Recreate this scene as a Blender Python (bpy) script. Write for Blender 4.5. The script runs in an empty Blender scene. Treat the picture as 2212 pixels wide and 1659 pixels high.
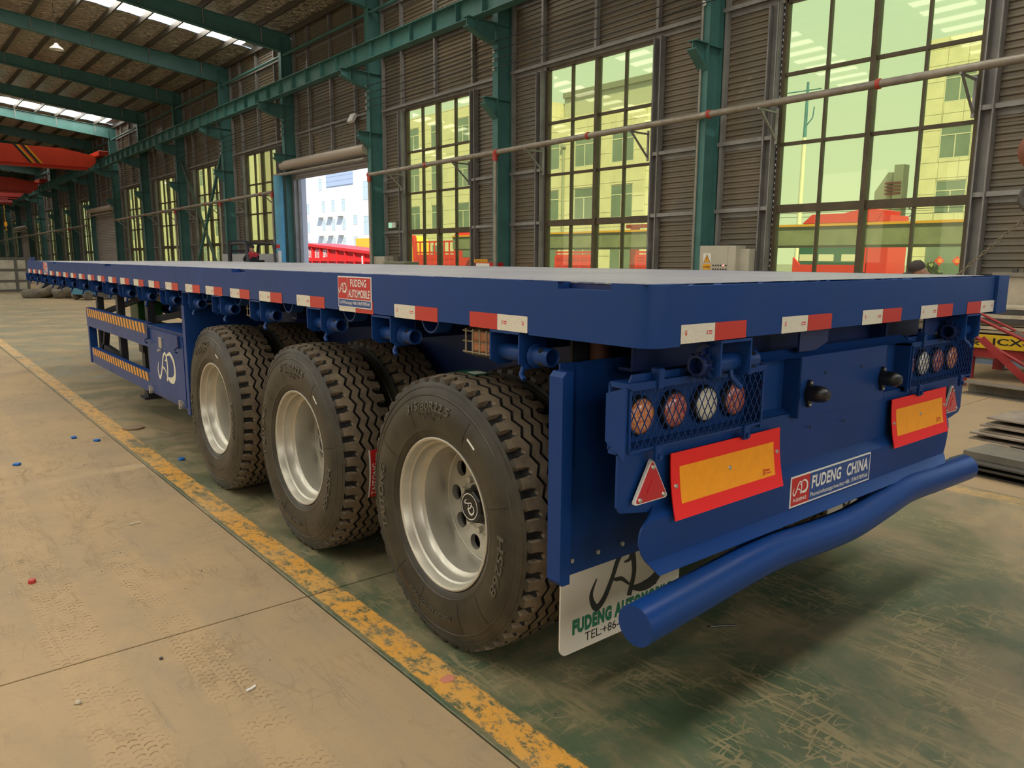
import bpy, bmesh, math, random
from math import sin, cos, pi, sqrt, atan2, radians, exp, floor
from mathutils import Vector, Matrix, Euler
random.seed(7)
S = bpy.context.scene
COL = S.collection

# ------------------------------------------------------------------ camera, sky, sun, exposure
cam_d = bpy.data.cameras.new('camera'); cam = bpy.data.objects.new('camera', cam_d); COL.objects.link(cam)
YAW, PITCH, ROLL = 0.68492, -0.16452, 0.00514
_f = Vector((sin(YAW)*cos(PITCH), cos(YAW)*cos(PITCH), sin(PITCH)))
_r = Vector((cos(YAW), -sin(YAW), 0)); _u = _r.cross(_f)
_R = _r*cos(ROLL) + _u*sin(ROLL); _U = -_r*sin(ROLL) + _u*cos(ROLL)
cam.matrix_world = Matrix(((_R.x,_U.x,-_f.x,-1.5249),(_R.y,_U.y,-_f.y,-1.2973),(_R.z,_U.z,-_f.z,1.507),(0,0,0,1)))
cam_d.sensor_width = 36; cam_d.sensor_fit = 'HORIZONTAL'; cam_d.lens = 36*1633.5/2212
cam_d.clip_start = .05; cam_d.clip_end = 600
S.camera = cam
S.view_settings.view_transform = 'Standard'; S.view_settings.look = 'None'
S.view_settings.exposure = 0.0; S.view_settings.gamma = 1.0; S.view_settings.use_curve_mapping = False
S.cycles.max_bounces = 8; S.cycles.diffuse_bounces = 4; S.cycles.glossy_bounces = 4
S.cycles.transparent_max_bounces = 12; S.cycles.caustics_reflective = False; S.cycles.caustics_refractive = False
S.cycles.sample_clamp_indirect = 6.0
S.cycles.use_denoising = True

W = bpy.data.worlds.new('sky'); S.world = W; W.use_nodes = True
nt = W.node_tree; nt.nodes.clear()
wo = nt.nodes.new('ShaderNodeOutputWorld'); bg = nt.nodes.new('ShaderNodeBackground')
tc = nt.nodes.new('ShaderNodeTexCoord'); sx = nt.nodes.new('ShaderNodeSeparateXYZ'); cr = nt.nodes.new('ShaderNodeValToRGB')
nt.links.new(tc.outputs['Generated'], sx.inputs[0]); nt.links.new(sx.outputs[2], cr.inputs[0])
cr.color_ramp.elements[0].position = 0.0; cr.color_ramp.elements[0].color = (.92, 1.05, 1.22, 1)
cr.color_ramp.elements[1].position = 0.7; cr.color_ramp.elements[1].color = (.58, .92, 1.45, 1)
nt.links.new(cr.outputs[0], bg.inputs[0]); nt.links.new(bg.outputs[0], wo.inputs[0]); bg.inputs[1].default_value = 1.0

# hall frame: s runs along the wall, n points outward through it, z up (the row of columns falls away a little)
A0, B0, Y0, DZ = 10.6, -.026, 7.91, .0115
_l = sqrt(1+B0*B0); DIR = Vector((B0, 1, 0))/_l; NRM = Vector((1, -B0, 0))/_l
ORG = Vector((A0+B0*Y0, Y0, 0)); TH = atan2(NRM.y, NRM.x)
def HW(s, n, z): return ORG + DIR*s + NRM*n + Vector((0, 0, z - DZ*s))

sun_d = bpy.data.lights.new('sun', 'SUN'); sun = bpy.data.objects.new('sun', sun_d); COL.objects.link(sun)
sun_dir = (NRM*-.42 + DIR*-.5 + Vector((0, 0, .75))).normalized()
sun.rotation_euler = sun_dir.to_track_quat('Z', 'Y').to_euler()
sun_d.energy = 6.6; sun_d.angle = .01; sun_d.color = (1, .95, .86)
SKYLIGHT = 8.5           # radiance of the backlit fibreglass roof strips
def window_lamp(name, s, n, z, ls, lz, power, color):     # unseen area lamp added for its light; no window is modelled behind it
    d = bpy.data.lights.new(name, 'AREA'); d.shape = 'RECTANGLE'; d.size = ls; d.size_y = lz; d.energy = power; d.color = color
    o = bpy.data.objects.new(name, d); COL.objects.link(o); o.location = HW(s, n, z)
    o.rotation_euler = (NRM*-1).to_track_quat('Z', 'Y').to_euler()
    return o
for i in range(-2, 5):
    window_lamp('window_daylight', 6*i+3, -23.7, 3.6, 3.4, 4.4, 90, (1, .93, .78))  # added lamps for the light from the left; the wall there is solid

KIDS = {}
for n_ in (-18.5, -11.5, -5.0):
    o = window_lamp('gable_daylight', -17.6, n_, 4.2, 4.4, 4.6, 240, (1, .96, .88)); o.rotation_euler = (DIR*-1).to_track_quat('Z', 'Y').to_euler()  # added out of view to brighten the trailer's rear face
# ------------------------------------------------------------------ mesh helpers
class MB:
    def __init__(self): self.v = []; self.f = []; self.m = []
    def add(self, vs, fs, mi=0):
        o = len(self.v); self.v += [tuple(p) for p in vs]
        for q in fs: self.f.append(tuple(o+i for i in q)); self.m.append(mi)
        return self
    def box(self, x0, x1, y0, y1, z0, z1, mi=0):
        vs = [(x0,y0,z0),(x1,y0,z0),(x1,y1,z0),(x0,y1,z0),(x0,y0,z1),(x1,y0,z1),(x1,y1,z1),(x0,y1,z1)]
        return self.add(vs, [(0,3,2,1),(4,5,6,7),(0,1,5,4),(1,2,6,5),(2,3,7,6),(3,0,4,7)], mi)
    def cbox(self, x0, x1, y0, y1, z0, z1, c=.005, mi=0):       # box with chamfered edges
        bm = bmesh.new(); bmesh.ops.create_cube(bm, size=1)
        for v in bm.verts: v.co = Vector(((x0+x1)/2+v.co.x*(x1-x0), (y0+y1)/2+v.co.y*(y1-y0), (z0+z1)/2+v.co.z*(z1-z0)))
        bmesh.ops.bevel(bm, geom=bm.edges[:], offset=c, segments=1, affect='EDGES')
        bm.verts.ensure_lookup_table(); bm.verts.index_update()
        self.add([v.co[:] for v in bm.verts], [[v.index for v in f.verts] for f in bm.faces], mi); bm.free(); return self
    def bar(self, p0, p1, w, h, mi=0, up=(0,0,1)):
        p0 = Vector(p0); p1 = Vector(p1); d = (p1-p0).normalized(); u = Vector(up)
        a = d.cross(u)
        if a.length < 1e-4: a = d.cross(Vector((1,0,0)))
        a.normalize(); b = a.cross(d).normalized()
        a *= w/2; b *= h/2
        vs = [p0-a-b, p0+a-b, p0+a+b, p0-a+b, p1-a-b, p1+a-b, p1+a+b, p1-a+b]
        return self.add(vs, [(0,1,2,3),(7,6,5,4),(0,4,5,1),(1,5,6,2),(2,6,7,3),(3,7,4,0)], mi)
    def tube(self, pts, r, n=10, cap=True, mi=0):
        pts = [Vector(p) for p in pts]; rs = r if isinstance(r, (list, tuple)) else [r]*len(pts)
        o = len(self.v); ref = None
        for i, p in enumerate(pts):
            d = (pts[min(i+1, len(pts)-1)] - pts[max(i-1, 0)]).normalized()
            if ref is None:
                ref = d.cross(Vector((0,0,1)))
                if ref.length < 1e-3: ref = d.cross(Vector((1,0,0)))
            a = (ref - d*ref.dot(d)).normalized(); ref = a; b = d.cross(a)
            for k in range(n):
                t = 2*pi*k/n; self.v.append(tuple(p + (a*cos(t)+b*sin(t))*rs[i]))
        for i in range(len(pts)-1):
            for k in range(n):
                k2 = (k+1) % n
                self.f.append((o+i*n+k, o+i*n+k2, o+(i+1)*n+k2, o+(i+1)*n+k)); self.m.append(mi)
        if cap:
            self.f.append(tuple(o+k for k in range(n))[::-1]); self.m.append(mi)
            e = o+(len(pts)-1)*n; self.f.append(tuple(e+k for k in range(n))); self.m.append(mi)
        return self
    def cyl(self, p0, p1, r, n=14, mi=0, cap=True): return self.tube([p0, p1], r, n, cap, mi)
    def lathe(self, prof, n=32, axis='x', c=(0,0,0), mi=0, mis=None, a0=0, a1=2*pi):   # prof: (axial, radius)
        full = abs(a1-a0-2*pi) < 1e-6; nn = n if full else n+1
        o = len(self.v)
        for (a, r) in prof:
            for k in range(nn):
                t = a0+(a1-a0)*k/n; q = {'x': (a, r*cos(t), r*sin(t)), 'y': (r*sin(t), a, r*cos(t)), 'z': (r*cos(t), r*sin(t), a)}[axis]
                self.v.append((c[0]+q[0], c[1]+q[1], c[2]+q[2]))
        for i in range(len(prof)-1):
            for k in range(n):
                k2 = (k+1) % nn
                self.f.append((o+i*nn+k, o+i*nn+k2, o+(i+1)*nn+k2, o+(i+1)*nn+k)); self.m.append(mis[i] if mis else mi)
        return self
    def prism(self, poly, axis, a0, a1, mi=0):      # poly of 2D points in the other two axes (x: y,z  y: x,z  z: x,y)
        def P(u, v, a): return {'x': (a,u,v), 'y': (u,a,v), 'z': (u,v,a)}[axis]
        n = len(poly); vs = [P(u,v,a0) for u,v in poly] + [P(u,v,a1) for u,v in poly]
        fs = [tuple(range(n))[::-1], tuple(range(n, 2*n))] + [(i, (i+1)%n, n+(i+1)%n, n+i) for i in range(n)]
        return self.add(vs, fs, mi)
    def sweep(self, prof, axis, a0, a1, t, mi=0):   # open profile given thickness t, extruded
        L = []
        for i, p in enumerate(prof):
            q0 = prof[max(i-1,0)]; q1 = prof[min(i+1,len(prof)-1)]
            dx, dy = q1[0]-q0[0], q1[1]-q0[1]; l = sqrt(dx*dx+dy*dy) or 1
            L.append((p[0]-dy/l*t, p[1]+dx/l*t))
        return self.prism(list(prof)+L[::-1], axis, a0, a1, mi)
    def mapped(self, fn):
        self.v = [tuple(fn(*p)) for p in self.v]; return self
    def mesh(self, name, mats, smooth=None):
        me = bpy.data.meshes.new(name); me.from_pydata(self.v, [], self.f)
        for m in (mats if isinstance(mats, (list, tuple)) else [mats]): me.materials.append(m)
        me.polygons.foreach_set('material_index', self.m)
        bm = bmesh.new(); bm.from_mesh(me); bmesh.ops.recalc_face_normals(bm, faces=bm.faces[:]); bm.to_mesh(me); bm.free()
        if smooth:
            me.polygons.foreach_set('use_smooth', [True]*len(me.polygons)); me.set_sharp_from_angle(angle=radians(smooth))
        me.update(); return me
    def build(self, name, mats, parent=None, loc=(0,0,0), rot=(0,0,0), smooth=None):
        return obj(name, self.mesh(name, mats, smooth), parent, loc, rot)

def obj(name, me, parent=None, loc=(0,0,0), rot=(0,0,0)):
    o = bpy.data.objects.new(name, me); COL.objects.link(o); o.location = loc; o.rotation_euler = rot
    if parent: o.parent = parent; KIDS.setdefault(parent.name, []).append(o)
    return o
def tag(o, label=None, cat=None, group=None, kind=None):
    if label: o['label'] = label
    if cat: o['category'] = cat
    if group: o['group'] = group
    if kind: o['kind'] = kind
    return o
def thing(name, label, cat, loc=(0,0,0), rz=0, group=None):
    o = bpy.data.objects.new(name, None); COL.objects.link(o); o.location = loc; o.rotation_euler = (0,0,rz)
    o.empty_display_size = .1
    return tag(o, label, cat, group)
def struct(name, loc=(0,0,0), rz=0, me=None, label=None):
    o = bpy.data.objects.new(name, me); COL.objects.link(o); o.location = loc; o.rotation_euler = (0,0,rz)
    o['kind'] = 'structure'
    if label: o['label'] = label
    return o
def dup(o, parent=None, loc=None, rot=None):
    c = o.copy(); COL.objects.link(c)
    if parent is not None: c.parent = parent; KIDS.setdefault(parent.name, []).append(c)
    if loc is not None: c.location = loc
    if rot is not None: c.rotation_euler = rot
    for ch in list(KIDS.get(o.name, [])):
        dup(ch, c)
    return c

# ------------------------------------------------------------------ materials
def mat(name, col, rough=.5, metal=0., var=0., vs=3., col2=None, bump=0., bs=40., spec=.5, coat=0., stretch=None, rvar=0., bd=.01):
    m = bpy.data.materials.new(name); m.use_nodes = True; t = m.node_tree; b = t.nodes['Principled BSDF']
    b.inputs['Base Color'].default_value = (*col, 1); b.inputs['Roughness'].default_value = rough; b.inputs['Metallic'].default_value = metal
    b.inputs['Specular IOR Level'].default_value = spec
    if coat: b.inputs['Coat Weight'].default_value = coat; b.inputs['Coat Roughness'].default_value = .08
    g = None
    if var or bump or rvar:
        g = t.nodes.new('ShaderNodeNewGeometry'); src = g.outputs['Position']
        if stretch:
            vm = t.nodes.new('ShaderNodeVectorMath'); vm.operation = 'MULTIPLY'; vm.inputs[1].default_value = stretch
            t.links.new(src, vm.inputs[0]); src = vm.outputs[0]
    if var or rvar:
        n = t.nodes.new('ShaderNodeTexNoise'); n.inputs['Scale'].default_value = vs; n.inputs['Detail'].default_value = 7; n.inputs['Roughness'].default_value = .65
        t.links.new(src, n.inputs['Vector'])
        if var:
            mx = t.nodes.new('ShaderNodeMix'); mx.data_type = 'RGBA'
            c2 = col2 or tuple(c*(1-var) for c in col)
            mx.inputs[6].default_value = (*col, 1); mx.inputs[7].default_value = (*c2, 1)
            mr = t.nodes.new('ShaderNodeMapRange'); mr.inputs[1].default_value = .38; mr.inputs[2].default_value = .66
            t.links.new(n.outputs[0], mr.inputs[0]); t.links.new(mr.outputs[0], mx.inputs[0]); t.links.new(mx.outputs[2], b.inputs['Base Color'])
        if rvar:
            mr2 = t.nodes.new('ShaderNodeMapRange'); mr2.inputs[1].default_value = .3; mr2.inputs[2].default_value = .7
            mr2.inputs[3].default_value = max(0, rough-rvar); mr2.inputs[4].default_value = rough+rvar
            t.links.new(n.outputs[0], mr2.inputs[0]); t.links.new(mr2.outputs[0], b.inputs['Roughness'])
    if bump:
        n2 = t.nodes.new('ShaderNodeTexNoise'); n2.inputs['Scale'].default_value = bs; n2.inputs['Detail'].default_value = 4
        t.links.new(src, n2.inputs['Vector'])
        bp = t.nodes.new('ShaderNodeBump'); bp.inputs['Strength'].default_value = bump; bp.inputs['Distance'].default_value = bd
        t.links.new(n2.outputs[0], bp.inputs['Height']); t.links.new(bp.outputs[0], b.inputs['Normal'])
    return m
def emis(name, col, st):
    m = bpy.data.materials.new(name); m.use_nodes = True; t = m.node_tree; b = t.nodes['Principled BSDF']
    b.inputs['Base Color'].default_value = (.8,.8,.8,1); b.inputs['Emission Color'].default_value = (*col,1); b.inputs['Emission Strength'].default_value = st
    return m
def glass(name, tint, gloss=.022):
    m = bpy.data.materials.new(name); m.use_nodes = True; t = m.node_tree; t.nodes.clear()
    o = t.nodes.new('ShaderNodeOutputMaterial'); a = t.nodes.new('ShaderNodeBsdfTransparent'); g = t.nodes.new('ShaderNodeBsdfGlossy'); x = t.nodes.new('ShaderNodeMixShader')
    lw = t.nodes.new('ShaderNodeLayerWeight'); lw.inputs[0].default_value = .5
    pw = t.nodes.new('ShaderNodeMath'); pw.operation = 'POWER'; pw.inputs[1].default_value = 4.; t.links.new(lw.outputs['Facing'], pw.inputs[0])
    a.inputs[0].default_value = (*tint, 1); g.inputs['Roughness'].default_value = .02; g.inputs['Color'].default_value = (1, 1, .9, 1)
    mr = t.nodes.new('ShaderNodeMath'); mr.operation = 'MULTIPLY_ADD'; mr.inputs[1].default_value = .5; mr.inputs[2].default_value = gloss
    t.links.new(pw.outputs[0], mr.inputs[0]); t.links.new(mr.outputs[0], x.inputs[0])
    tl = t.nodes.new('ShaderNodeBsdfTranslucent'); tl.inputs[0].default_value = (1, .95, .62, 1); y = t.nodes.new('ShaderNodeMixShader'); y.inputs[0].default_value = .055   # dust film on the panes
    t.links.new(a.outputs[0], y.inputs[1]); t.links.new(tl.outputs[0], y.inputs[2])
    t.links.new(y.outputs[0], x.inputs[1]); t.links.new(g.outputs[0], x.inputs[2]); t.links.new(x.outputs[0], o.inputs[0])
    return m

BLUE = mat('blue_paint', (.006,.040,.182), .36, spec=.22, var=.25, vs=2.5, col2=(.009,.042,.16), bump=.04, bs=260, rvar=.06)
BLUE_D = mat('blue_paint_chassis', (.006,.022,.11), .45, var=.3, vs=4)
DECK = None
WHITE = mat('white_film', (.75,.74,.68), .45)
TAPE_W = mat('reflective_white', (.72,.68,.56), .35, var=.12, vs=260, col2=(.56,.52,.42))
TAPE_R = mat('reflective_red', (.52,.035,.022), .35, var=.2, vs=120)
INK_RED = mat('ink_red', (.55,.03,.03), .5)
INK_BLK = mat('ink_black', (.012,.012,.012), .5)
INK_GRN = mat('ink_green', (.01,.14,.07), .5)
INK_CREAM = mat('ink_cream', (.66,.64,.48), .5)
SIGN_RED = mat('sign_red', (.5,.018,.02), .4)
SIGN_BLUE = mat('sign_blue', (.014,.06,.24), .4)
REFL_RED = mat('reflector_red', (.85,.012,.012), .35)
REFL_YEL = mat('reflector_orange', (.98,.36,.004), .35, var=.08, vs=30)
TRI_RED = mat('triangle_red', (.5,.006,.02), .2, coat=.6)
RUB = mat('rubber_sidewall', (.017,.015,.010), .38, var=.55, vs=6, col2=(.046,.039,.026), bump=.06, bs=120)
RUB_T = mat('rubber_tread_dusty', (.20,.15,.095), .75, var=.4, vs=14, col2=(.11,.082,.052))
RUB_G = mat('rubber_groove', (.005,.0045,.004), .8)
RUB_OLD = mat('rubber_worn', (.16,.135,.10), .85, var=.5, vs=6)
LETTER = mat('rubber_lettering', (.085,.075,.055), .3)  # paler than the rubber, painting in highlights on the raised letters
STEEL = mat('rim_silver_paint', (.60,.57,.48), .36, metal=.55, var=.2, vs=5)
GALV = mat('zinc_bolt', (.55,.52,.46), .35, metal=.8)
BLACK = mat('black_plastic', (.012,.012,.012), .3)
DARKM = mat('dark_chassis_metal', (.018,.018,.022), .55)
GREEN_M = mat('landing_gear_green', (.012,.09,.015), .45)
AMBER = mat('lens_amber', (.58,.13,.03), .25, var=.6, vs=130, col2=(.8,.42,.22), coat=.5)
LRED = mat('lens_red', (.35,.02,.02), .22, var=.8, vs=130, col2=(.62,.3,.22), coat=.5)
LWHITE = mat('lens_clear', (.62,.58,.46), .25, var=.3, vs=130, col2=(.8,.76,.62), coat=.5)
TEAL = mat('teal_steel', (.066,.185,.165), .5, var=.35, vs=1.6, col2=(.045,.135,.122))
TEAL_L = mat('pale_blue_steel', (.09,.32,.45), .5, var=.2, vs=2)
GALVW = mat('galvanised_girt', (.30,.29,.27), .5, metal=.35, var=.25, vs=3)
CLAD = mat('corrugated_cladding', (.17,.155,.125), .5, metal=.25, var=.45, vs=.9, col2=(.235,.185,.12), stretch=(1,1,.5))
FRAME = mat('bronze_window_frame', (.11,.085,.05), .5, metal=.4, var=.3, vs=4)
FOIL = mat('foil_insulation', (.80,.73,.60), .28, metal=.6, var=.5, vs=3.2, col2=(.40,.35,.27), bump=1., bs=6, stretch=(.8,2.,1), bd=.3)
PURLIN = mat('purlin_steel', (.075,.065,.052), .5, metal=.2)
SKYP = emis('skylight_fibreglass', (1,.97,.88), SKYLIGHT)
GLASS = glass('tinted_glass', tuple(sqrt(c) for c in (.77,.80,.31)))
ORANGE = mat('crane_orange', (.62,.05,.016), .45, var=.12, vs=1)
YEL = mat('signal_yellow', (.75,.36,.015), .5)
PIPE = mat('grey_pipe', (.33,.29,.23), .45, metal=.3, var=.3, vs=5)
REDC = mat('red_coupling', (.42,.05,.03), .5)
CABW = mat('cabinet_beige', (.48,.45,.36), .5, var=.12, vs=3)
SHUT = mat('shutter_slats', (.4,.36,.33), .5, metal=.2)
GREYM = mat('grey_steel', (.2,.185,.155), .5, metal=.4, var=.4, vs=4, col2=(.3,.26,.2))
GREYD = mat('dark_grey_steel', (.09,.085,.075), .5, metal=.3, var=.3, vs=5)
TIMBER = mat('pale_sheet_edge', (.55,.47,.34), .6, var=.3, vs=8)
REDF = mat('red_frame_paint', (.36,.03,.03), .45, var=.35, vs=4)
TRUCKR = mat('truck_red', (.72,.03,.03), .45)
BWALL = mat('beige_facade_tile', (.72,.66,.52), .6, var=.12, vs=1.1)
BJOINT = mat('facade_joint', (.36,.33,.27), .8)
BWIN = mat('office_glass', (.20,.26,.25), .12, var=.3, vs=.4)
BFR = mat('office_window_frame', (.62,.6,.52), .5)
BWHITE = mat('white_facade', (.82,.82,.82), .6)
SKIN = mat('skin', (.38,.2,.13), .55)
HAIR = mat('hair_black', (.012,.011,.01), .5)
NAVY = mat('navy_cloth', (.015,.018,.03), .85, var=.3, vs=30)
RJACK = mat('red_cloth', (.4,.02,.03), .8)
CAMO = mat('dark_green_camouflage', (.02,.055,.035), .85, var=.85, vs=16, col2=(.10,.12,.07))
TROUS = mat('dark_trousers', (.03,.03,.035), .85)
CAPM = mat('dark_brown_cap', (.045,.036,.03), .85)
LEAF = mat('leaf', (.20,.22,.09), .6, var=.4, vs=6)
STRAW = mat('straw', (.25,.17,.06), .8)
PINKB = mat('pinkish_steel', (.36,.29,.22), .55, metal=.2, var=.5, vs=6, col2=(.22,.18,.14))
CRY = mat('crane_yellow', (.95,.62,.06), .5)
CHAIN = mat('chain_steel', (.22,.19,.13), .4, metal=.7)

# ------------------------------------------------------------------ lettering and emblem
_tx = {}
def glyphs(s, bold=0., shear=0.):
    k = (s, bold, shear)
    if k in _tx: return _tx[k]
    c = bpy.data.curves.new('t', 'FONT'); c.body = s; c.size = 1; c.offset = bold; c.space_character = 1+bold*2.2; c.shear = shear; c.resolution_u = 3
    o = bpy.data.objects.new('t', c); COL.objects.link(o); dg = bpy.context.evaluated_depsgraph_get(); dg.update()
    me = bpy.data.meshes.new_from_object(o.evaluated_get(dg)); vs = [v.co.copy() for v in me.vertices]; fs = [tuple(p.vertices) for p in me.polygons]
    bpy.data.objects.remove(o); bpy.data.curves.remove(c); bpy.data.meshes.remove(me)
    x0 = min(v.x for v in vs); x1 = max(v.x for v in vs); y0 = min(v.y for v in vs); y1 = max(v.y for v in vs)
    _tx[k] = ([((v.x-x0)/(x1-x0), (v.y-y0)/(y1-y0)) for v in vs], fs); return _tx[k]
def put_text(mb, s, o, r, u, w, h, bold=.02, shear=0., mi=0, lift=.0008):   # o: lower left corner, r/u: right and up
    o = Vector(o); r = Vector(r); u = Vector(u); nrm = r.cross(u)
    vs, fs = glyphs(s, bold, shear); mb.add([o + r*(a*w) + u*(b*h) + nrm*lift for a, b in vs], fs, mi); return mb
def catmull(P, k=6):
    P = [Vector(p) for p in P]; Q = []
    for i in range(len(P)-1):
        a, b, c, d = P[max(i-1,0)], P[i], P[i+1], P[min(i+2,len(P)-1)]
        for j in range(k):
            t = j/k; Q.append(.5*((2*b)+(c-a)*t+(2*a-5*b+4*c-d)*t*t+(3*b-a-3*c+d)*t**3))
    return Q+[P[-1]]
EMB = [  # strokes of the script monogram: x, y in 0..1, third value is stroke width
  [(.07,.585,.02),(.0,.29,.06),(.07,.02,.085),(.175,.14,.08),(.285,.5,.07),(.365,.83,.075),(.475,.98,.06),(.54,.9,.06),(.525,.74,.05),(.445,.72,.02)],
  [(.285,.46,.02),(.35,.425,.05),(.42,.40,.05),(.53,.23,.03)],
  [(.565,.86,.09),(.595,.45,.075),(.53,.0,.085)],
  [(.56,.90,.03),(.68,.985,.06),(.80,1.0,.09),(.97,.77,.10),(1.0,.38,.12),(.90,.14,.15),(.72,.08,.12),(.555,.15,.04)],
  [(.90,.23,.06),(.93,.02,.035)]]
def put_emblem(mb, o, r, u, w, h, mi=0, lift=.0008):
    o = Vector(o); r = Vector(r); u = Vector(u); nrm = r.cross(u)
    for li, st in enumerate(EMB):
        Q = catmull(st, 7); L = []; R_ = []
        for i, q in enumerate(Q):
            d = Q[min(i+1,len(Q)-1)]-Q[max(i-1,0)]; d = Vector((d.x*w, d.y*h)); d.normalize()
            hw = max(q.z, .014)*h*.8; px, py = -d.y*hw, d.x*hw
            L.append(o+r*(q.x*w+px)+u*(q.y*h+py)+nrm*(lift+li*.00004)); R_.append(o+r*(q.x*w-px)+u*(q.y*h-py)+nrm*(lift+li*.00004))
        n = len(Q); mb.add(L+R_, [(i, i+1, n+i+1, n+i) for i in range(n-1)], mi)
    return mb
def quad(mb, o, r, u, w, h, mi=0, lift=0.):
    o = Vector(o); r = Vector(r); u = Vector(u); k = r.cross(u)*lift
    return mb.add([o+k, o+r*w+k, o+r*w+u*h+k, o+u*h+k], [(0,1,2,3)], mi)
# ------------------------------------------------------------------ floor
def N(t, kind, **k):
    n = t.nodes.new(kind)
    for a, b in k.items(): setattr(n, a, b)
    return n
class G:                                     # tiny node-graph writer for the floor materials
    def __init__(self, name, rough=.8):
        self.m = bpy.data.materials.new(name); self.m.use_nodes = True; self.t = self.m.node_tree; self.b = self.t.nodes['Principled BSDF']
        self.b.inputs['Roughness'].default_value = rough; self.pos = N(self.t, 'ShaderNodeNewGeometry').outputs['Position']
        sp = N(self.t, 'ShaderNodeSeparateXYZ'); self.t.links.new(self.pos, sp.inputs[0]); self.x, self.y = sp.outputs[0], sp.outputs[1]
    def put(self, v, s):
        if hasattr(v, 'is_output'): self.t.links.new(v, s)
        else: s.default_value = v
    def math(self, op, a, b=0., c=0.):
        n = N(self.t, 'ShaderNodeMath', operation=op)
        for i, v in enumerate((a, b, c)): self.put(v, n.inputs[i])
        return n.outputs[0]
    def noise(self, sc, det=6, rough=.6, stretch=None, rot=0., dist=0.):
        v = self.pos
        if stretch or rot:
            mp = N(self.t, 'ShaderNodeMapping'); self.t.links.new(v, mp.inputs[0]); mp.inputs['Rotation'].default_value = (0,0,rot)
            mp.inputs['Scale'].default_value = stretch or (1,1,1); v = mp.outputs[0]
        n = N(self.t, 'ShaderNodeTexNoise'); n.inputs['Scale'].default_value = sc; n.inputs['Detail'].default_value = det; n.inputs['Roughness'].default_value = rough
        n.inputs['Distortion'].default_value = dist; self.t.links.new(v, n.inputs['Vector']); return n.outputs[0]
    def ramp(self, v, a, b, lo=0., hi=1.):
        n = N(self.t, 'ShaderNodeMapRange'); n.interpolation_type = 'SMOOTHSTEP'
        for i, q in enumerate((v, a, b, lo, hi)): self.put(q, n.inputs[i])
        return n.outputs[0]
    def mix(self, f, a, b):
        n = N(self.t, 'ShaderNodeMix', data_type='RGBA'); self.put(f, n.inputs[0])
        for i, q in ((6, a), (7, b)): self.put(q if hasattr(q, 'is_output') else (*q, 1), n.inputs[i])
        return n.outputs[2]
    def line(self, x0, y0, dx, dy, w, soft):    # 1 inside a band around a line
        l = sqrt(dx*dx+dy*dy); d = self.math('ADD', self.math('MULTIPLY', self.x, dy/l), self.math('MULTIPLY', self.y, -dx/l))
        d = self.math('ABSOLUTE', self.math('SUBTRACT', d, (x0*dy-y0*dx)/l)); return self.ramp(d, w, w+soft, 1., 0.)
    def voro(self, sc, stretch=(1,1,1), rot=0., feature='DISTANCE_TO_EDGE'):
        mp = N(self.t, 'ShaderNodeMapping'); self.t.links.new(self.pos, mp.inputs[0]); mp.inputs['Rotation'].default_value = (0,0,rot); mp.inputs['Scale'].default_value = stretch
        n = N(self.t, 'ShaderNodeTexVoronoi', feature=feature); n.inputs['Scale'].default_value = sc; self.t.links.new(mp.outputs[0], n.inputs['Vector']); return n.outputs['Distance']
    def done(self, col, height=None, st=.4, rough=None, dist=.006):
        self.t.links.new(col, self.b.inputs['Base Color'])
        if rough is not None: self.put(rough, self.b.inputs['Roughness'])
        if height is not None:
            bp = N(self.t, 'ShaderNodeBump'); bp.inputs['Strength'].default_value = st; bp.inputs['Distance'].default_value = dist
            self.t.links.new(height, bp.inputs['Height']); self.t.links.new(bp.outputs[0], self.b.inputs['Normal'])
        return self.m
def sand_colour(g):
    a = g.mix(g.ramp(g.noise(.9, 8, .62), .35, .68), (.375,.262,.138), (.30,.22,.13))
    a = g.mix(g.math('MULTIPLY', g.ramp(g.noise(2.2, 8, .7, (1,.45,1), .5, .8), .52, .72), .55), a, (.25,.20,.135))
    a = g.mix(g.math('MULTIPLY', g.ramp(g.noise(6, 8, .75, None, 0, 1.6), .55, .7), .5), a, (.255,.165,.078))
    return g.mix(g.math('MULTIPLY', g.ramp(g.noise(60, 3, .6), .6, .75), .35), a, (.19,.135,.08))
g = G('dusty_concrete', .85)
c = sand_colour(g)
tread = None
for (x0, y0, dx, dy, w) in ((-.75, 2.4, .10, -4.0, .070), (-1.10, 2.4, .03, -3.0, .085)):
    ln = g.line(x0, y0, dx, dy, w, .035); tread = ln if tread is None else g.math('MAXIMUM', tread, ln)
# lugs pressed into the dust: rows of short arcs
wob = g.math('MULTIPLY', g.math('SUBTRACT', g.noise(9, 4), .5), .05)
uu = g.math('DIVIDE', g.math('ADD', g.math('ADD', g.x, g.math('MULTIPLY', g.y, .012)), g.math('MULTIPLY', wob, .5)), .036); ui = g.math('FLOOR', uu); uf = g.math('SUBTRACT', uu, ui)
vv = g.math('ADD', g.math('DIVIDE', g.math('ADD', g.y, wob), .032), g.math('MULTIPLY', ui, .5)); vf = g.math('FRACT', vv)
du = g.math('SUBTRACT', uf, .5); dv = g.math('SUBTRACT', vf, .35)
dd = g.math('SQRT', g.math('ADD', g.math('MULTIPLY', du, du), g.math('MULTIPLY', dv, dv)))
lugm = g.math('MULTIPLY', g.ramp(g.math('ABSOLUTE', g.math('SUBTRACT', dd, .36)), .02, .11, 1., 0.), g.ramp(dv, -.02, .10))
patch = g.math('MULTIPLY', g.ramp(g.noise(2.6, 4), .38, .55), g.ramp(g.noise(11, 5), .38, .58))
trm = g.math('MULTIPLY', g.math('MULTIPLY', tread, lugm), patch)
c = g.mix(g.math('MULTIPLY', tread, .4), c, (.42,.29,.145))
c = g.mix(g.math('MULTIPLY', trm, .8), c, (.125,.075,.033))
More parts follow.
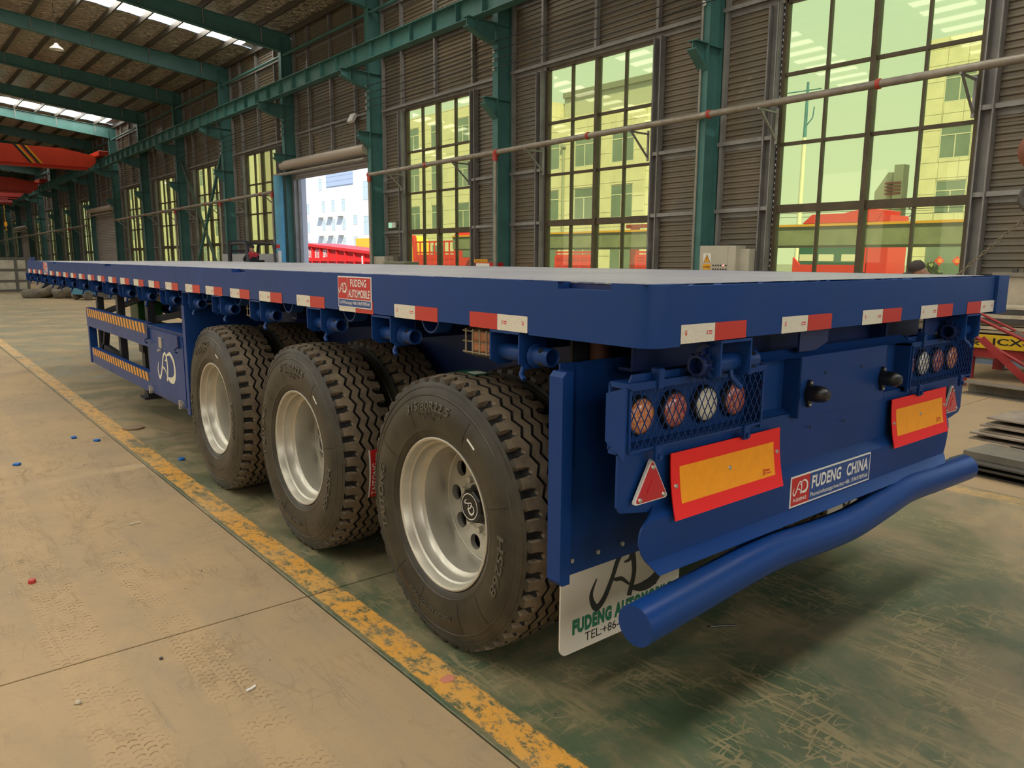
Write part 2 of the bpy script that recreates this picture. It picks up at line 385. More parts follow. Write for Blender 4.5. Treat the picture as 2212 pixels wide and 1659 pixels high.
scr = g.ramp(g.noise(3.5, 9, .8, (1,.16,1), .22, 2.2), .57, .66)
c = g.mix(g.math('MULTIPLY', scr, .4), c, (.19,.13,.07))
hgt = g.math('ADD', g.math('MULTIPLY', trm, -.7), g.math('ADD', g.noise(5, 8, .7), g.math('MULTIPLY', scr, -.5)))
cr_ = g.ramp(g.math('ABSOLUTE', g.math('SUBTRACT', g.noise(1.1, 6, .6, None, .4, .6), .5)), .0015, .006, 1., 0.)
c = g.mix(g.math('MULTIPLY', g.math('MULTIPLY', cr_, g.ramp(g.noise(.8, 2), .5, .6)), .6), c, (.13,.085,.04))
fs = None
for sc_, st_, ro_ in ((9., (1,.2,1), .5), (11., (.25,1,1), -.3), (7., (1,.15,1), -.9)):
    n_ = g.ramp(g.math('ABSOLUTE', g.math('SUBTRACT', g.noise(sc_, 3, .5, st_, ro_, .5), .5)), .004, .02, 1., 0.); fs = n_ if fs is None else g.math('MAXIMUM', fs, n_)
c = g.mix(g.math('MULTIPLY', g.math('MULTIPLY', fs, g.ramp(g.noise(2.4, 5), .45, .62)), .4), c, (.20,.135,.07))
c = g.mix(g.math('MULTIPLY', g.ramp(g.noise(1.7, 9, .75, (1,.5,1), .3, 1.), .5, .68), .5), c, (.285,.215,.13))
CONC = g.done(c, hgt, .5)

g = G('green_floor_paint', .6)
dust = sand_colour(g)
paint = g.mix(g.ramp(g.noise(1.4, 6), .4, .65), (.055,.092,.048), (.10,.128,.075))
paint = g.mix(g.math('MULTIPLY', g.ramp(g.noise(9, 8, .75, (1,.5,1), .9, 1.), .55, .68), .7), paint, (.022,.064,.032))
edge = g.ramp(g.math('SUBTRACT', g.x, .35), .0, 1.2)              # less dust swept in towards the lane's middle
dm = g.noise(1.1, 9, .72, None, .3, .6); dm2 = g.noise(7, 9, .8, (1,.35,1), 1.0, 1.4); dm3 = g.noise(6, 9, .82, (.3,1,1), .5, 1.8)
far = g.ramp(g.y, 2.2, 6., 0., .34); rt = g.ramp(g.x, 1.7, 3.4, 0., .36)
cover = g.math('ADD', g.ramp(dm, .40, .64, .04, .62), g.math('ADD', far, rt))
c = g.mix(g.math('MINIMUM', cover, .93), paint, dust)
sc1 = g.math('MULTIPLY', g.ramp(dm2, .57, .64), .6); sc2 = g.math('MULTIPLY', g.ramp(dm3, .58, .65), .55)
c = g.mix(g.math('MAXIMUM', sc1, sc2), c, (.27,.215,.115))
rid = None
for sc_, st_, ro_ in ((5., (1,.12,1), .75), (6., (1,.15,1), -.5), (8., (.3,1,1), .25), (16., (1,.25,1), 1.3)):
    n_ = g.ramp(g.math('ABSOLUTE', g.math('SUBTRACT', g.noise(sc_, 3, .5, st_, ro_, .12), .5)), .004, .016, 1., 0.); rid = n_ if rid is None else g.math('MAXIMUM', rid, n_)
c = g.mix(g.math('MULTIPLY', g.math('MULTIPLY', rid, g.ramp(g.noise(2.1, 5), .42, .6)), .65), c, (.32,.255,.135))
c = g.mix(g.math('MULTIPLY', g.ramp(g.noise(3.2, 6, .7, None, 0, 1.), .66, .74), .55), c, (.24,.14,.09))
def stripe(x0, x1, hi):
    dx = g.math('ADD', g.x, g.math('MULTIPLY', g.math('SUBTRACT', g.noise(9, 6, .8), .5), .028))
    a = g.math('MULTIPLY', g.ramp(dx, x0-.004, x0+.006), g.ramp(dx, x1-.006, x1+.004, 1., 0.))
    w = g.ramp(g.noise(17, 12, .85, (1,.7,1), .5, .15), .44, .50)
    w2 = g.ramp(g.noise(3.6, 8, .75, (1,.45,1)), .37, .44)
    return g.math('MULTIPLY', g.math('MULTIPLY', a, hi), g.math('MULTIPLY', w, w2))
ym = stripe(-.180, -.045, .95)
ycol = g.mix(g.ramp(g.noise(2, 6), .35, .7), (.72,.34,.05), (.62,.36,.11))
ycol = g.mix(g.ramp(g.y, 3.5, 9., 0., .5), ycol, (.47,.34,.18))
c = g.mix(ym, c, ycol)
c = g.mix(g.math('MULTIPLY', stripe(3.80, 3.96, .7), .8), c, (.62,.36,.12))
hgt = g.math('ADD', g.math('MULTIPLY', ym, .5), g.math('ADD', g.math('MULTIPLY', dm2, .6), g.noise(25, 6, .7)))
GRNF = g.done(c, hgt, .22, g.ramp(cover, .3, .9, .42, .85))
g = G('dusty_concrete_plain', .85); CONC2 = g.done(sand_colour(g), g.noise(5, 8, .7), .3)
JOINT = mat('joint_filler', (.17,.12,.07), .9, var=.4, vs=9)

fl = MB(); fl.box(-30, 14, -14, 110, -.14, -.012)
floor_ = struct('floor', me=fl.mesh('floor', JOINT))
xs = [(-26.,-20.2), (-20.19,-14.2), (-14.19,-8.2), (-8.19,-4.22), (-4.21,-.2085), (-.2005,3.985), (3.995,7.2), (7.21,10.9)]
ys = [-10.24+6.005*k for k in range(19)]
for xi, (xa, xb) in enumerate(xs):
    for k in range(len(ys)-1):
        b = MB(); b.cbox(xa, xb, ys[k], ys[k+1]-.009, -.05, 0, .0022)
        b.build('floor_slab', (GRNF if xi == 5 else CONC if xi == 4 else CONC2), floor_)
gm = MB(); gm.box(-200, 260, -150, 400, -.5, -.15)
struct('ground_outside', me=gm.mesh('ground_outside', mat('asphalt_yard', (.30,.28,.25), .9, var=.3, vs=.4)), label='pale asphalt yard outside the hall')

# ------------------------------------------------------------------ side wall
SMIN, SMAX, NW = -18, 102, .5
wall = struct('wall_right', label='corrugated metal side wall with tall tinted windows')
PER = .105
def clad(s0, s1, z0, z1, name='cladding_sheet', n=NW, m=None, parent=None, per=PER, dep=.028):
    b = MB(); k = 0; zz = z0; pts = []
    while zz < z1-1e-6:
        for f, d in ((0,0), (.30,0), (.46,dep), (.80,dep), (.96,0)):
            z = zz+f*per
            if z <= z1: pts.append((n+d, z))
        zz += per
    pts.append((n, z1))
    vs = [HW(s0, a, z) for a, z in pts]+[HW(s1, a, z) for a, z in pts]; L = len(pts)
    b.add(vs, [(i, i+1, L+i+1, L+i) for i in range(L-1)])
    return b.build(name, m or CLAD, parent or wall)
def hbar(b, s0, s1, n0, n1, z0, z1, mi=0):
    vs = [HW(s, n, z) for s in (s0, s1) for n in (n0, n1) for z in (z0, z1)]
    b.add(vs, [(0,1,3,2),(4,6,7,5),(0,4,5,1),(2,3,7,6),(0,2,6,4),(1,5,7,3)], mi)
def csec(b, s0, s1, z, h=.16, d=.06, n=NW):     # light-gauge C girt, open downwards
    hbar(b, s0, s1, n-d*2.2, n-.005, z+h-.012, z+h); hbar(b, s0, s1, n-d*2.2, n-d*2.2+.01, z+h-.07, z+h-.012); hbar(b, s0, s1, n-.016, n-.004, z, z+h-.012)
def stud(s, z0, z1, w=.07, d=.11, n=NW):
    b = MB()
    if w > .15:
        for e in (s-w/2, s+w/2-.012): hbar(b, e, e+.012, n-d, n-.002, z0, z1)
        for e in (s-w/2, s+w/2-.028): hbar(b, e, e+.028, n-d, n-d+.01, z0, z1)
        hbar(b, s-w/2, s+w/2, n-.014, n-.002, z0, z1); return b.build('stud', GALVW, wall)
    hbar(b, s-w/2, s+w/2, n-d, n-d+.01, z0, z1); hbar(b, s-w/2, s-w/2+.01, n-d+.01, n-.002, z0, z1); hbar(b, s+w/2-.01, s+w/2, n-d+.01, n-.002, z0, z1)
    return b.build('stud', GALVW, wall)
DOORS = {2: 4.42, 7: 0.0, 12: 0.0}
WW = 1.575
def girt(s0, s1, z): 
    b = MB(); csec(b, s0, s1, z); b.build('girt', GALVW, wall)
for i in range(-3, 17):
    s0, s1 = 6*i, 6*i+6; c = s0+3
    if i in DOORS:
        ztop = 5.05
        clad(s0, s1, ztop, 6.5); clad(s0, s1, 6.5, 9.72)
        for z in (5.95, 7.45, 8.7): girt(s0+.05, s1-.25, z)
        for q in (1.4, 3, 4.6): stud(s0+q, 5.1, 9.6)
        stud(s0+.12, 0, 9.6, .12); stud(s1-.32, 0, 9.6, .12)
    else:
        clad(s0, s1, 5.95, 7.5); clad(s0, s1, 7.5, 9.72)
        clad(s0, c-WW-.05, 0, 5.95); clad(c+WW+.05, s1, 0, 5.95); clad(c-WW-.05, c+WW+.05, 0, 1.18)
        for z in (5.86, 7.42, 8.7): girt(s0+.02, s1-.22, z)
        for z in (2.28, 3.5): girt(s0+.02, c-WW-.08, z); girt(c+WW+.08, s1-.22, z)
        for q in (c-WW-.1, c, c+WW+.1): stud(q, 6.02, 9.6)
        stud(c-WW-.16, 0, 5.86, .2, .16); stud(c+WW+.16, 0, 5.86, .2, .16)
        stud(s0+.1, 0, 9.6, .06); stud(s1-.28, 0, 9.6, .06)
bw = MB(); hbar(bw, SMIN-.2, SMIN, -25, .8, -.1, 13.2); struct('wall_back', me=bw.mesh('wall_back', CLAD))
bw = MB(); hbar(bw, SMAX, SMAX+.2, -25, .8, -1.4, 13.2); struct('wall_front', me=bw.mesh('wall_front', CLAD))
bw = MB(); hbar(bw, SMIN, SMAX, -24.4, -24.2, -1.4, 13.2); struct('wall_left', me=bw.mesh('wall_left', CLAD))

# windows: 4 by 4 tinted panes between bronze bars
rows = [(1.24,2.30),(2.44,3.455),(3.515,4.625),(4.685,5.82)]; cw = 2*WW/4
pane_me = []
for (a, b) in rows:
    q = MB(); q.box(.045, .051, -cw/2+.012, cw/2-.012, a, b); pane_me.append(q.mesh('window_pane', GLASS))
fr = MB()
for y in (-WW, WW): fr.box(-.02, .1, y-.035, y+.035, 1.18, 5.9)
fr.box(-.02, .1, -WW, WW, 5.83, 5.9); fr.box(-.04, .12, -WW, WW, 1.16, 1.24)
frame_me = fr.mesh('window_frame', FRAME)
q = MB(); q.box(.0, .09, -.018, .018, 1.24, 5.83); mull_me = q.mesh('mullion', FRAME)
q = MB(); q.box(-.05, .1, -.042, .042, 1.24, 5.83); mull2_me = q.mesh('mullion', [FRAME])
q = MB(); q.box(.005, .085, -WW+.035, WW-.035, -.028, .028); tran_me = q.mesh('transom', FRAME)
q = MB(); q.box(-.01, .095, -WW+.035, WW-.035, -.07, .07); tran2_me = q.mesh('transom', FRAME)
def window(i):
    w = struct('window_%d' % (i+4), HW(6*i+3, NW, 0), TH)
    obj('window_frame', frame_me, w)
    for k in (-1, 0, 1): obj('mullion', mull2_me if k == 0 else mull_me, w, (0, k*cw, 0))
    obj('transom', tran2_me, w, (0,0,2.37)); obj('transom', tran_me, w, (0,0,3.485)); obj('transom', tran_me, w, (0,0,4.655))
    for r in range(4):
        for k in range(4): obj('window_pane', pane_me[r], w, (0, (k-1.5)*cw, 0))
for i in range(-1, 16):
    if i not in DOORS: window(i)

# roller doors
def roller(i, zb):
    d = struct('door_%d' % (i+1), HW(6*i+3, .3, 0), TH)
    q = MB(); q.tube([(-.32,-3.0,4.93),(-.32,2.95,4.93)], .17, 18); q.build('roller_drum', mat('drum_cover', (.45,.38,.3), .45, metal=.3), d, smooth=40)
    q = MB(); q.tube([(-.42,-3.05,4.62),(-.42,3.45,4.62)], .06, 12); q.build('guide_tube', PIPE, d, smooth=40)
    z = zb+.02; k = 0
    sl = MB(); sl.prism([(0,0),(.035,.012),(.035,.085),(0,.1),(-.006,.098),(.022,.08),(.022,.02),(-.006,.002)], 'y', -2.72, 2.72); sl_me = sl.mapped(lambda x, y, z: (x, y, z)).mesh('shutter_slat', SHUT)
    while z < 4.95: obj('shutter_slat', sl_me, d, (.0,0,z)); z += .1
    q = MB(); q.box(-.05,.12,-2.86,-2.70,0,5); q.build('guide_rail', GALVW, d); q = MB(); q.box(-.05,.12,2.70,2.86,0,5); q.build('guide_rail', GALVW, d)
    return d
for i, zb in DOORS.items(): roller(i, zb)
q = MB(); hbar(q, 17.76, 18.0, .45, .75, 0, 4.6); struct('trim_1', me=q.mesh('trim_1', mat('white_reveal', (.7,.68,.72), .6)), label='white door reveal')

# ------------------------------------------------------------------ columns
def column_meshes():
    c = MB(); c.box(0,.016,-.2,0,0,9.35); c.box(.434,.45,-.2,0,0,9.35); c.box(.016,.434,-.106,-.094,0,9.35)
    for z in (5.35, 7.05, 8.85): c.box(.016,.434,-.19,-.01,z,z+.014)
    br = MB()                                   # crane corbel
    br.prism([(-.02,6.62),(-.02,7.06),(-.86,7.06),(-.86,6.88),(-.45,6.72)], 'y', -.11, -.09); br.box(-.9,0,-.2,0,7.06,7.08)
    br.prism([(-.02,6.6),(-.02,6.62),(-.45,6.72),(-.88,6.88),(-.88,6.86),(-.45,6.70)], 'y', -.2, 0); br.box(-.6,-.588,-.19,-.01,6.79,7.06)
    lo = MB(); lo.prism([(-.01,4.92),(-.01,5.36),(-.36,5.36),(-.36,5.24)], 'y', -.11, -.09); lo.box(-.38,0,-.2,0,5.36,5.376); lo.prism([(0,4.9),(0,4.92),(-.38,5.24),(-.38,5.22)], 'y', -.2, 0)
    bp = MB(); bp.box(-.08,.53,-.3,.1,0,.03)
    return [('column_shaft', c), ('crane_corbel', br), ('lower_corbel', lo), ('base_plate', bp)]
COLM = [(n, b.mesh(n, TEAL)) for n, b in column_meshes()]
CLAB = {0: 'teal steel column beside the beige cabinet with the warning sign', 1: 'teal steel column between the two nearest whole windows, red pipe elbow on it',
        2: 'teal steel column on the right of the open roller door', 3: 'teal steel column on the left of the open roller door, behind the pale blue post',
        4: 'teal steel column where the crossed braces start, second left of the open roller door', 5: 'teal steel column at the far foot of the crossed braces'}
for i in range(-2, 17):
    if i in CLAB: t = thing('steel_column', CLAB[i], 'column', HW(6*i, 0, 0), TH)
    else: t = thing('steel_column', 'teal steel wall column in the receding row along the far wall', 'column', HW(6*i, 0, 0), TH, 'receding teal wall columns')
    for n, me in COLM: obj(n, me, t)
post = thing('round_post', 'pale blue round post standing left of the open roller door', 'post', HW(17.9, -.25, 0), TH)
q = MB(); q.lathe([(0,.0),(0,.17),(4.55,.17),(4.6,.15),(4.6,0)], 24, 'z'); q.build('post_shaft', TEAL_L, post, smooth=40)
q = MB(); q.lathe([(1.62,.172),(1.74,.172)], 10, 'z', a0=pi*.9, a1=pi*1.3); q.build('yellow_sticker', YEL, post)
q = MB(); q.lathe([(2.03,.172),(2.17,.172)], 10, 'z', a0=pi*.9, a1=pi*1.3); q.build('red_sticker', SIGN_RED, post)

# ------------------------------------------------------------------ crane runway, cables, pipe
rw = thing('crane_runway', 'long teal crane runway beam carried on the column corbels', 'beam', HW(42, -.6, 7.1))
def rel(fn, root):
    o = root.location.copy(); return lambda s, n, z: HW(s, n, z)-o
def rbar(b, root, s0, s1, n0, n1, z0, z1, mi=0):
    h = MB(); hbar(h, s0, s1, n0, n1, z0, z1, mi); o = root.location
    b.add([Vector(v)-o for v in h.v], h.f, mi)
b = MB(); rbar(b, rw, -14, 100, -.605, -.595, 7.1, 7.52); rbar(b, rw, -14, 100, -.73, -.47, 7.08, 7.1); rbar(b, rw, -14, 100, -.75, -.45, 7.52, 7.54); b.build('girder', TEAL, rw)
b = MB(); rbar(b, rw, -14, 100, -.635, -.565, 7.54, 7.60); b.build('crane_rail', mat('rail_rust', (.16,.10,.07), .6), rw)
b = MB(); h = MB(); h.box(-.125,-.005,-.006,.006,0,.42); h.box(.005,.125,-.006,.006,0,.42); stf = h.mesh('web_stiffener', TEAL)
for k in range(-14, 100): obj('web_stiffener', stf, rw, HW(k+.5, -.6, 7.1)-rw.location, (0,0,TH))
for j, z in enumerate((6.05, 6.25, 6.45, 6.65)):
    b = MB(); p = []
    for k in range(-3, 14):
        for f in (0, .5):
            p.append(HW(6*k+6*f, -.1, z-.06*sin(pi*f)))
    o = HW(0, -.1, z)
    w = b.tube([q-o for q in p], .011, 5).build('conductor_cable', DARKM, None, o)
    tag(w, ['lowest','second lowest','second highest','highest'][j]+' of the four thin conductor cables strung along the wall', 'cable')
    ins = MB(); ins.lathe([(-.02,0),(-.02,.03),(0,.045),(.03,.03),(.03,0)], 10, 'x'); im = ins.mesh('insulator', WHITE)
    for k in range(-1, 12): obj('insulator', im, w, HW(6*k-.1, -.06, z)-o, (0,0,TH))
def wall_pipe(s0, s1, label, drops):
    o = HW(s0, -.12, 4.1); t = thing('fire_pipe', label, 'pipe', o)
    b = MB(); b.tube([HW(s0,-.12,4.1)-o, HW(s1,-.12,4.1)-o], .062, 12); b.build('pipe_run', PIPE, t, smooth=40)
    k = s0+1.1
    while k < s1:
        q = MB(); q.tube([HW(k-.03,-.12,4.1)-o, HW(k+.03,-.12,4.1)-o], .078, 12); q.build('pipe_coupling', REDC, t, smooth=40); k += 3.02
    for c in range(int(floor(s0/3)), int(s1/3)+1):
        s = c*3+ (1.45 if c % 2 == 0 else 1.58)
        if s0 < s < s1:
            q = MB(); q.bar(HW(s,-.22,4.03)-o, HW(s,.4,4.03)-o, .03, .03); q.bar(HW(s,-.14,4.02)-o, HW(s,.4,3.55)-o, .03, .03); q.bar(HW(s,.38,4.1)-o, HW(s,.38,3.5)-o, .04, .03); q.build('pipe_bracket', GALVW, t)
    for s in drops:
        q = MB(); q.tube([HW(s,-.12,4.1)-o, HW(s,-.12,.3)-o], .045, 10); q.build('drop_pipe', PIPE, t, smooth=40)
        q = MB(); q.tube([HW(s,-.12,4.14)-o, HW(s,-.12,3.9)-o], .065, 10); q.build('red_elbow', REDC, t, smooth=40)
wall_pipe(-7.5, 11.75, 'grey fire pipe across the nearest windows, right of the open roller door', (5.75, 11.72))
wall_pipe(18.7, 41.7, 'grey fire pipe along the wall left of the open roller door', (18.75, 24.1, 30.1))
wall_pipe(48.3, 92, 'far grey fire pipe beyond the closed shutter', (54.1,))
q = MB(); q.tube([(0,0,0),(0,0,5.9)], .022, 8); q.build('conduit', PIPE, None, HW(-.06,-.03,1)); tag(bpy.data.objects['conduit'], 'thin grey conduit running up the column beside the warning cabinet', 'conduit')

for (a, za, b_, zb, lab) in ((24.3,6.3,28.9,.6,'crossed brace bar leaning from upper right to lower left, teal'), (29.6,6.3,25.0,.6,'crossed brace bar leaning from upper left to lower right, rusty teal')):
    o = HW(a, .18, za); q = MB(); q.bar((0,0,0), HW(b_, .18, zb)-o, .1, .1); t = q.build('wall_brace', TEAL if zb and a < 26 else mat('rusty_brace', (.07,.10,.075), .6), None, o); tag(t, lab, 'brace')

# ------------------------------------------------------------------ roof
ceil = struct('ceiling', HW(40, -12, 10), label='insulated steel roof with rafters, purlins and skylight strips')
CO = ceil.location.copy()
def RZ(n): return 9.72-.1*n if n > -12 else 9.72+1.2+.1*(n+12)
def cb(b, fn_pts, fs): b.add([Vector(p)-CO for p in fn_pts], fs)
SKY = [(-9.2,1.7),(-3.4,1.7),(8.6,1.9),(20.3,1.55),(41.1,1.7),(62,1.7),(83,1.7)]  # first three strips are out of view, added for the light they give
SKYL = [(-9.2,1.8),(-3.2,1.8),(2.8,1.8),(8.8,1.8),(14.8,1.8),(20.6,1.6),(27,1.6),(33,1.6),(41.1,1.7),(50,1.7),(62,1.7),(83,1.7)]
ND = 24
for side in (0, 1):
    na, nb = (.8, -12) if side == 0 else (-12, -24.4)
    sk = SKY if side == 0 else SKYL
    ns = [na+(nb-na)*k/48 for k in range(49)]
    edges = [SMIN]+sum([[s-w/2, s+w/2] for s, w in sk], [])+[SMAX]
    for k in range(0, len(edges), 2):
        b = MB(); vs = []
        for n in ns:
            z = RZ(n)-.035*abs(sin((n+.1)*pi))
            vs += [HW(edges[k], n, z)-CO, HW(edges[k+1], n, z)-CO]
        b.add(vs, [(2*j, 2*j+1, 2*j+3, 2*j+2) for j in range(48)]); b.build('roof_insulation', FOIL, ceil, smooth=60)
    for s, w in sk:
        b = MB(); p = [HW(s-w/2, na-.9, RZ(na-.9))-CO, HW(s+w/2, na-.9, RZ(na-.9))-CO, HW(s+w/2, nb, RZ(nb))-CO, HW(s-w/2, nb, RZ(nb))-CO]
        b.add(p, [(0,1,2,3)]); 
        b.build('skylight_panel', SKYP, ceil)
        b = MB(); b.add([HW(s-w/2, na, RZ(na))-CO, HW(s+w/2, na, RZ(na))-CO, HW(s+w/2, na-.9, RZ(na-.9))-CO, HW(s-w/2, na-.9, RZ(na-.9))-CO], [(0,1,2,3)]); b.build('roof_insulation', FOIL, ceil)
nn = [.3-.98*k for k in range(26)]
for n in nn:
    z = RZ(n)-.045; b = MB(); vs = []
    for s in (SMIN, SMAX):
        vs += [HW(s, n-.03, z-.19)-CO, HW(s, n+.03, z-.19)-CO, HW(s, n+.03, z)-CO, HW(s, n-.03, z)-CO]
    b.add(vs, [(0,1,2,3),(4,5,6,7),(0,1,5,4),(1,2,6,5),(2,3,7,6),(3,0,4,7)]); b.build('purlin', PURLIN, ceil)
def rafter(i):
    s = 6*i-.1; b = MB()
    for sg in (0, 1):
        P = [(.45,8.82,9.47),(-3,9.22,9.78),(-8,9.86,10.28),(-12,10.28,10.68)]
        if sg: P = [(-24-n, lo, hi) for n, lo, hi in P]
        for (n0,l0,h0),(n1,l1,h1) in zip(P, P[1:]):
            for (sa, sb, f) in ((s-.005, s+.005, 'w'), (s-.1, s+.1, 't'), (s-.1, s+.1, 'b')):
                za = {'w': (l0,h0,l1,h1), 't': (h0-.014,h0,h1-.014,h1), 'b': (l0,l0+.014,l1,l1+.014)}[f]
                vs = [HW(q, n, z)-CO for q in (sa, sb) for n, z in ((n0,za[0]),(n0,za[1]),(n1,za[3]),(n1,za[2]))]
                b.add(vs, [(0,1,2,3),(7,6,5,4),(0,4,5,1),(1,5,6,2),(2,6,7,3),(3,7,4,0)])
    r = b.build('rafter', TEAL, ceil)
    q = MB()
    for k in range(1, 12, 2):
        n = .3-.98*k; z = RZ(n)
        lo = 8.95-.1*n*1.1
        q.bar(HW(s-.11, n, z-.05)-CO, HW(s-.09, n+.02, lo+.05)-CO, .025, .025)
    q.build('fly_brace', GALVW, r)
for i in range(-2, 17): rafter(i)
b = MB()
for i in range(-1, 16):
    t = MB(); o = HW(6*i, 0, 8.75); t.tube([HW(6*i+.0,.1,8.75)-CO, HW(6*i+5.8,.1,8.75)-CO], .05, 8); t.build('strut', TEAL, ceil, smooth=40)
# ------------------------------------------------------------------ the flatbed trailer (x: 0 left side .. 2.5, y: 0 rear .. 11.42, z up)
TL, TW, HD, HB = 11.42, 2.5, 1.44, 1.28
tr = thing('flatbed_trailer', 'long blue flatbed semi trailer with three axles filling the middle of the hall', 'trailer', (1.25, 5.7, 0))
TO = Vector((1.25, 5.7, 0))
def tp(b, name, mats, smooth=None, parent=None):      # a trailer part modelled in hall coordinates
    b.v = [tuple(Vector(v)-TO) for v in b.v]; return b.build(name, mats, parent or tr, smooth=smooth)
def tpo(b, name, mats, parent, porg=(0,0,0), smooth=None):
    return b.build(name, mats, parent, smooth=smooth)
# deck: checker plates
def deck_mat():
    g = G('checker_plate', .4)
    base = g.mix(g.ramp(g.noise(1.3, 6), .35, .7), (.25,.25,.29), (.36,.345,.35))  # pale grey stands in for the grazing sheen on blue paint
    base = g.mix(g.math('MULTIPLY', g.ramp(g.noise(30, 4), .55, .66), .35), base, (.03,.05,.16))
    wv = g.math('MULTIPLY', g.math('SINE', g.math('MULTIPLY', g.math('ADD', g.x, g.y), 150.)), g.math('SINE', g.math('MULTIPLY', g.math('SUBTRACT', g.x, g.y), 150.)))
    h = g.ramp(wv, .2, .6)
    wv2 = g.math('MULTIPLY', g.math('SINE', g.math('MULTIPLY', g.math('ADD', g.x, g.y), 75.)), g.math('SINE', g.math('MULTIPLY', g.math('SUBTRACT', g.x, g.y), 75.)))
    base = g.mix(g.math('MULTIPLY', g.ramp(wv2, .05, .5), .4), base, (.50,.48,.47))
    base = g.mix(g.math('MULTIPLY', g.ramp(wv2, -.5, -.1, 1., 0.), .3), base, (.12,.13,.22))
    return g.done(base, h, .8, .42, .004)
DECKM = deck_mat()
for k in range(8):
    y0 = .012+k*1.424; y1 = min(y0+1.420, TL-.01)
    for (x0, x1) in ((.052, 1.2485), (1.2515, 2.448)):
        b = MB(); b.box(x0, x1, y0, y1, HD-.006, HD); tp(b, 'deck_plate', DECKM)
# crossmembers and long beams
for k in range(18):
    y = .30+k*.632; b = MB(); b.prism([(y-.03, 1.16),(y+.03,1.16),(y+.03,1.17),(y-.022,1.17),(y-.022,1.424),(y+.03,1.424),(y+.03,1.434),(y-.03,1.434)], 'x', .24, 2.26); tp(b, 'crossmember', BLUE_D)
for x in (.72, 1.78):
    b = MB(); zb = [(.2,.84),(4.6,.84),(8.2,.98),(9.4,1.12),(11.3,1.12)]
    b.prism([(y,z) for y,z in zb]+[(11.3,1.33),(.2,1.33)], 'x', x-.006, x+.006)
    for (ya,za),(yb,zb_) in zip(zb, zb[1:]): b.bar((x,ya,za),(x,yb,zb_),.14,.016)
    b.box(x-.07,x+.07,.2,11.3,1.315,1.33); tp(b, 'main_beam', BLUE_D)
# side rails with stake pockets
NOT = [(.144,.359),(2.90,3.117),(6.18,6.42),(9.0,9.22)]
def side_rail(x0, x1, ya, yb, name):
    p = [(ya,HB),(yb,HB),(yb,HD)]
    for a, c in reversed(NOT):
        if ya < a and c < yb: p += [(c,HD),(c,HD-.02),(a,HD-.02),(a,HD)]
    p += [(ya,HD)]; b = MB(); b.prism(p, 'x', x0, x1); return tp(b, name, BLUE)
side_rail(0, .05, .49, 11.30, 'side_rail'); side_rail(2.45, 2.5, .49, 11.30, 'side_rail')
for (a, c) in NOT:                                      # dark pocket tubes under the cut-outs
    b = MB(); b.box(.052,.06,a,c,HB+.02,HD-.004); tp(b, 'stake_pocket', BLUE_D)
def corner(sx):                                       # bent corner plate with a rounded nose
    st = [(0,.49),(0,.359),(0,.3589),(0,.1441),(0,.144),(0,.06)]
    for k in range(1, 7):
        t = pi/2*k/6; st.append((.055-.055*cos(t), .06-.06*sin(t)-.0))
    st += [(.125,0.)]
    b = MB(); L = len(st); v = []
    for i, (x, y) in enumerate(st):
        zt = HD-.02 if i in (2,3) else HD+.0005
        ix, iy = (.05, y) if i < 6 else ((.05, .06) if i < L-1 else (.125, .05))
        for q in ((x,y,HB-.008),(x,y,zt),(ix,max(iy,.05),zt),(ix,max(iy,.05),HB-.008)): v.append((q[0] if sx > 0 else 2.5-q[0], q[1]-.0, q[2]))
    f = []
    for i in range(L-1):
        for k in range(4): f.append((i*4+k, i*4+(k+1)%4, (i+1)*4+(k+1)%4, (i+1)*4+k))
    f += [(0,1,2,3), ((L-1)*4+3,(L-1)*4+2,(L-1)*4+1,(L-1)*4)]
    b.add(v, f); return tp(b, 'corner_plate', BLUE, 35)
corner(1)
b = MB(); b.box(2.375,2.5,-.012,.05,HB-.01,HD+.002); b.box(2.45,2.5,.05,.49,HB,HD); tp(b, 'corner_plate', BLUE)
b = MB(); b.prism([(.0,HB),(.0,HD-.004),(.004,HD),(.05,HD),(.05,HD-.01),(.012,HD-.012),(.012,HB+.01),(.05,HB+.006),(.05,HB)], 'x', .1252, 2.362); tp(b, 'rear_rail', BLUE)
b = MB(); b.box(0,2.5,11.30,11.42,HB-.03,HD); tp(b, 'front_rail', BLUE)
b = MB(); b.box(.02,.08,11.22,11.3,HD,HD+.05); tp(b, 'rope_lug', BLUE_D)
# dust and bare metal chips along the deck edge
chip = MB()
for k in range(260):
    y = random.uniform(.02, 11) if k < 120 else random.uniform(.02,.5) if k < 140 else None
    if y is not None: x = random.uniform(.0,.004); chip.box(.001, .012+random.random()*.02, y, y+random.uniform(.004,.03), HD+.0002, HD+.0012)
    else:
        x = random.uniform(.1, 2.35); chip.box(x, x+random.uniform(.01,.06), .001, .008+random.random()*.02, HD+.0002, HD+.0014)
c_ = tp(chip, 'chipped_edge', BLUE_D); c_['kind'] = 'stuff'
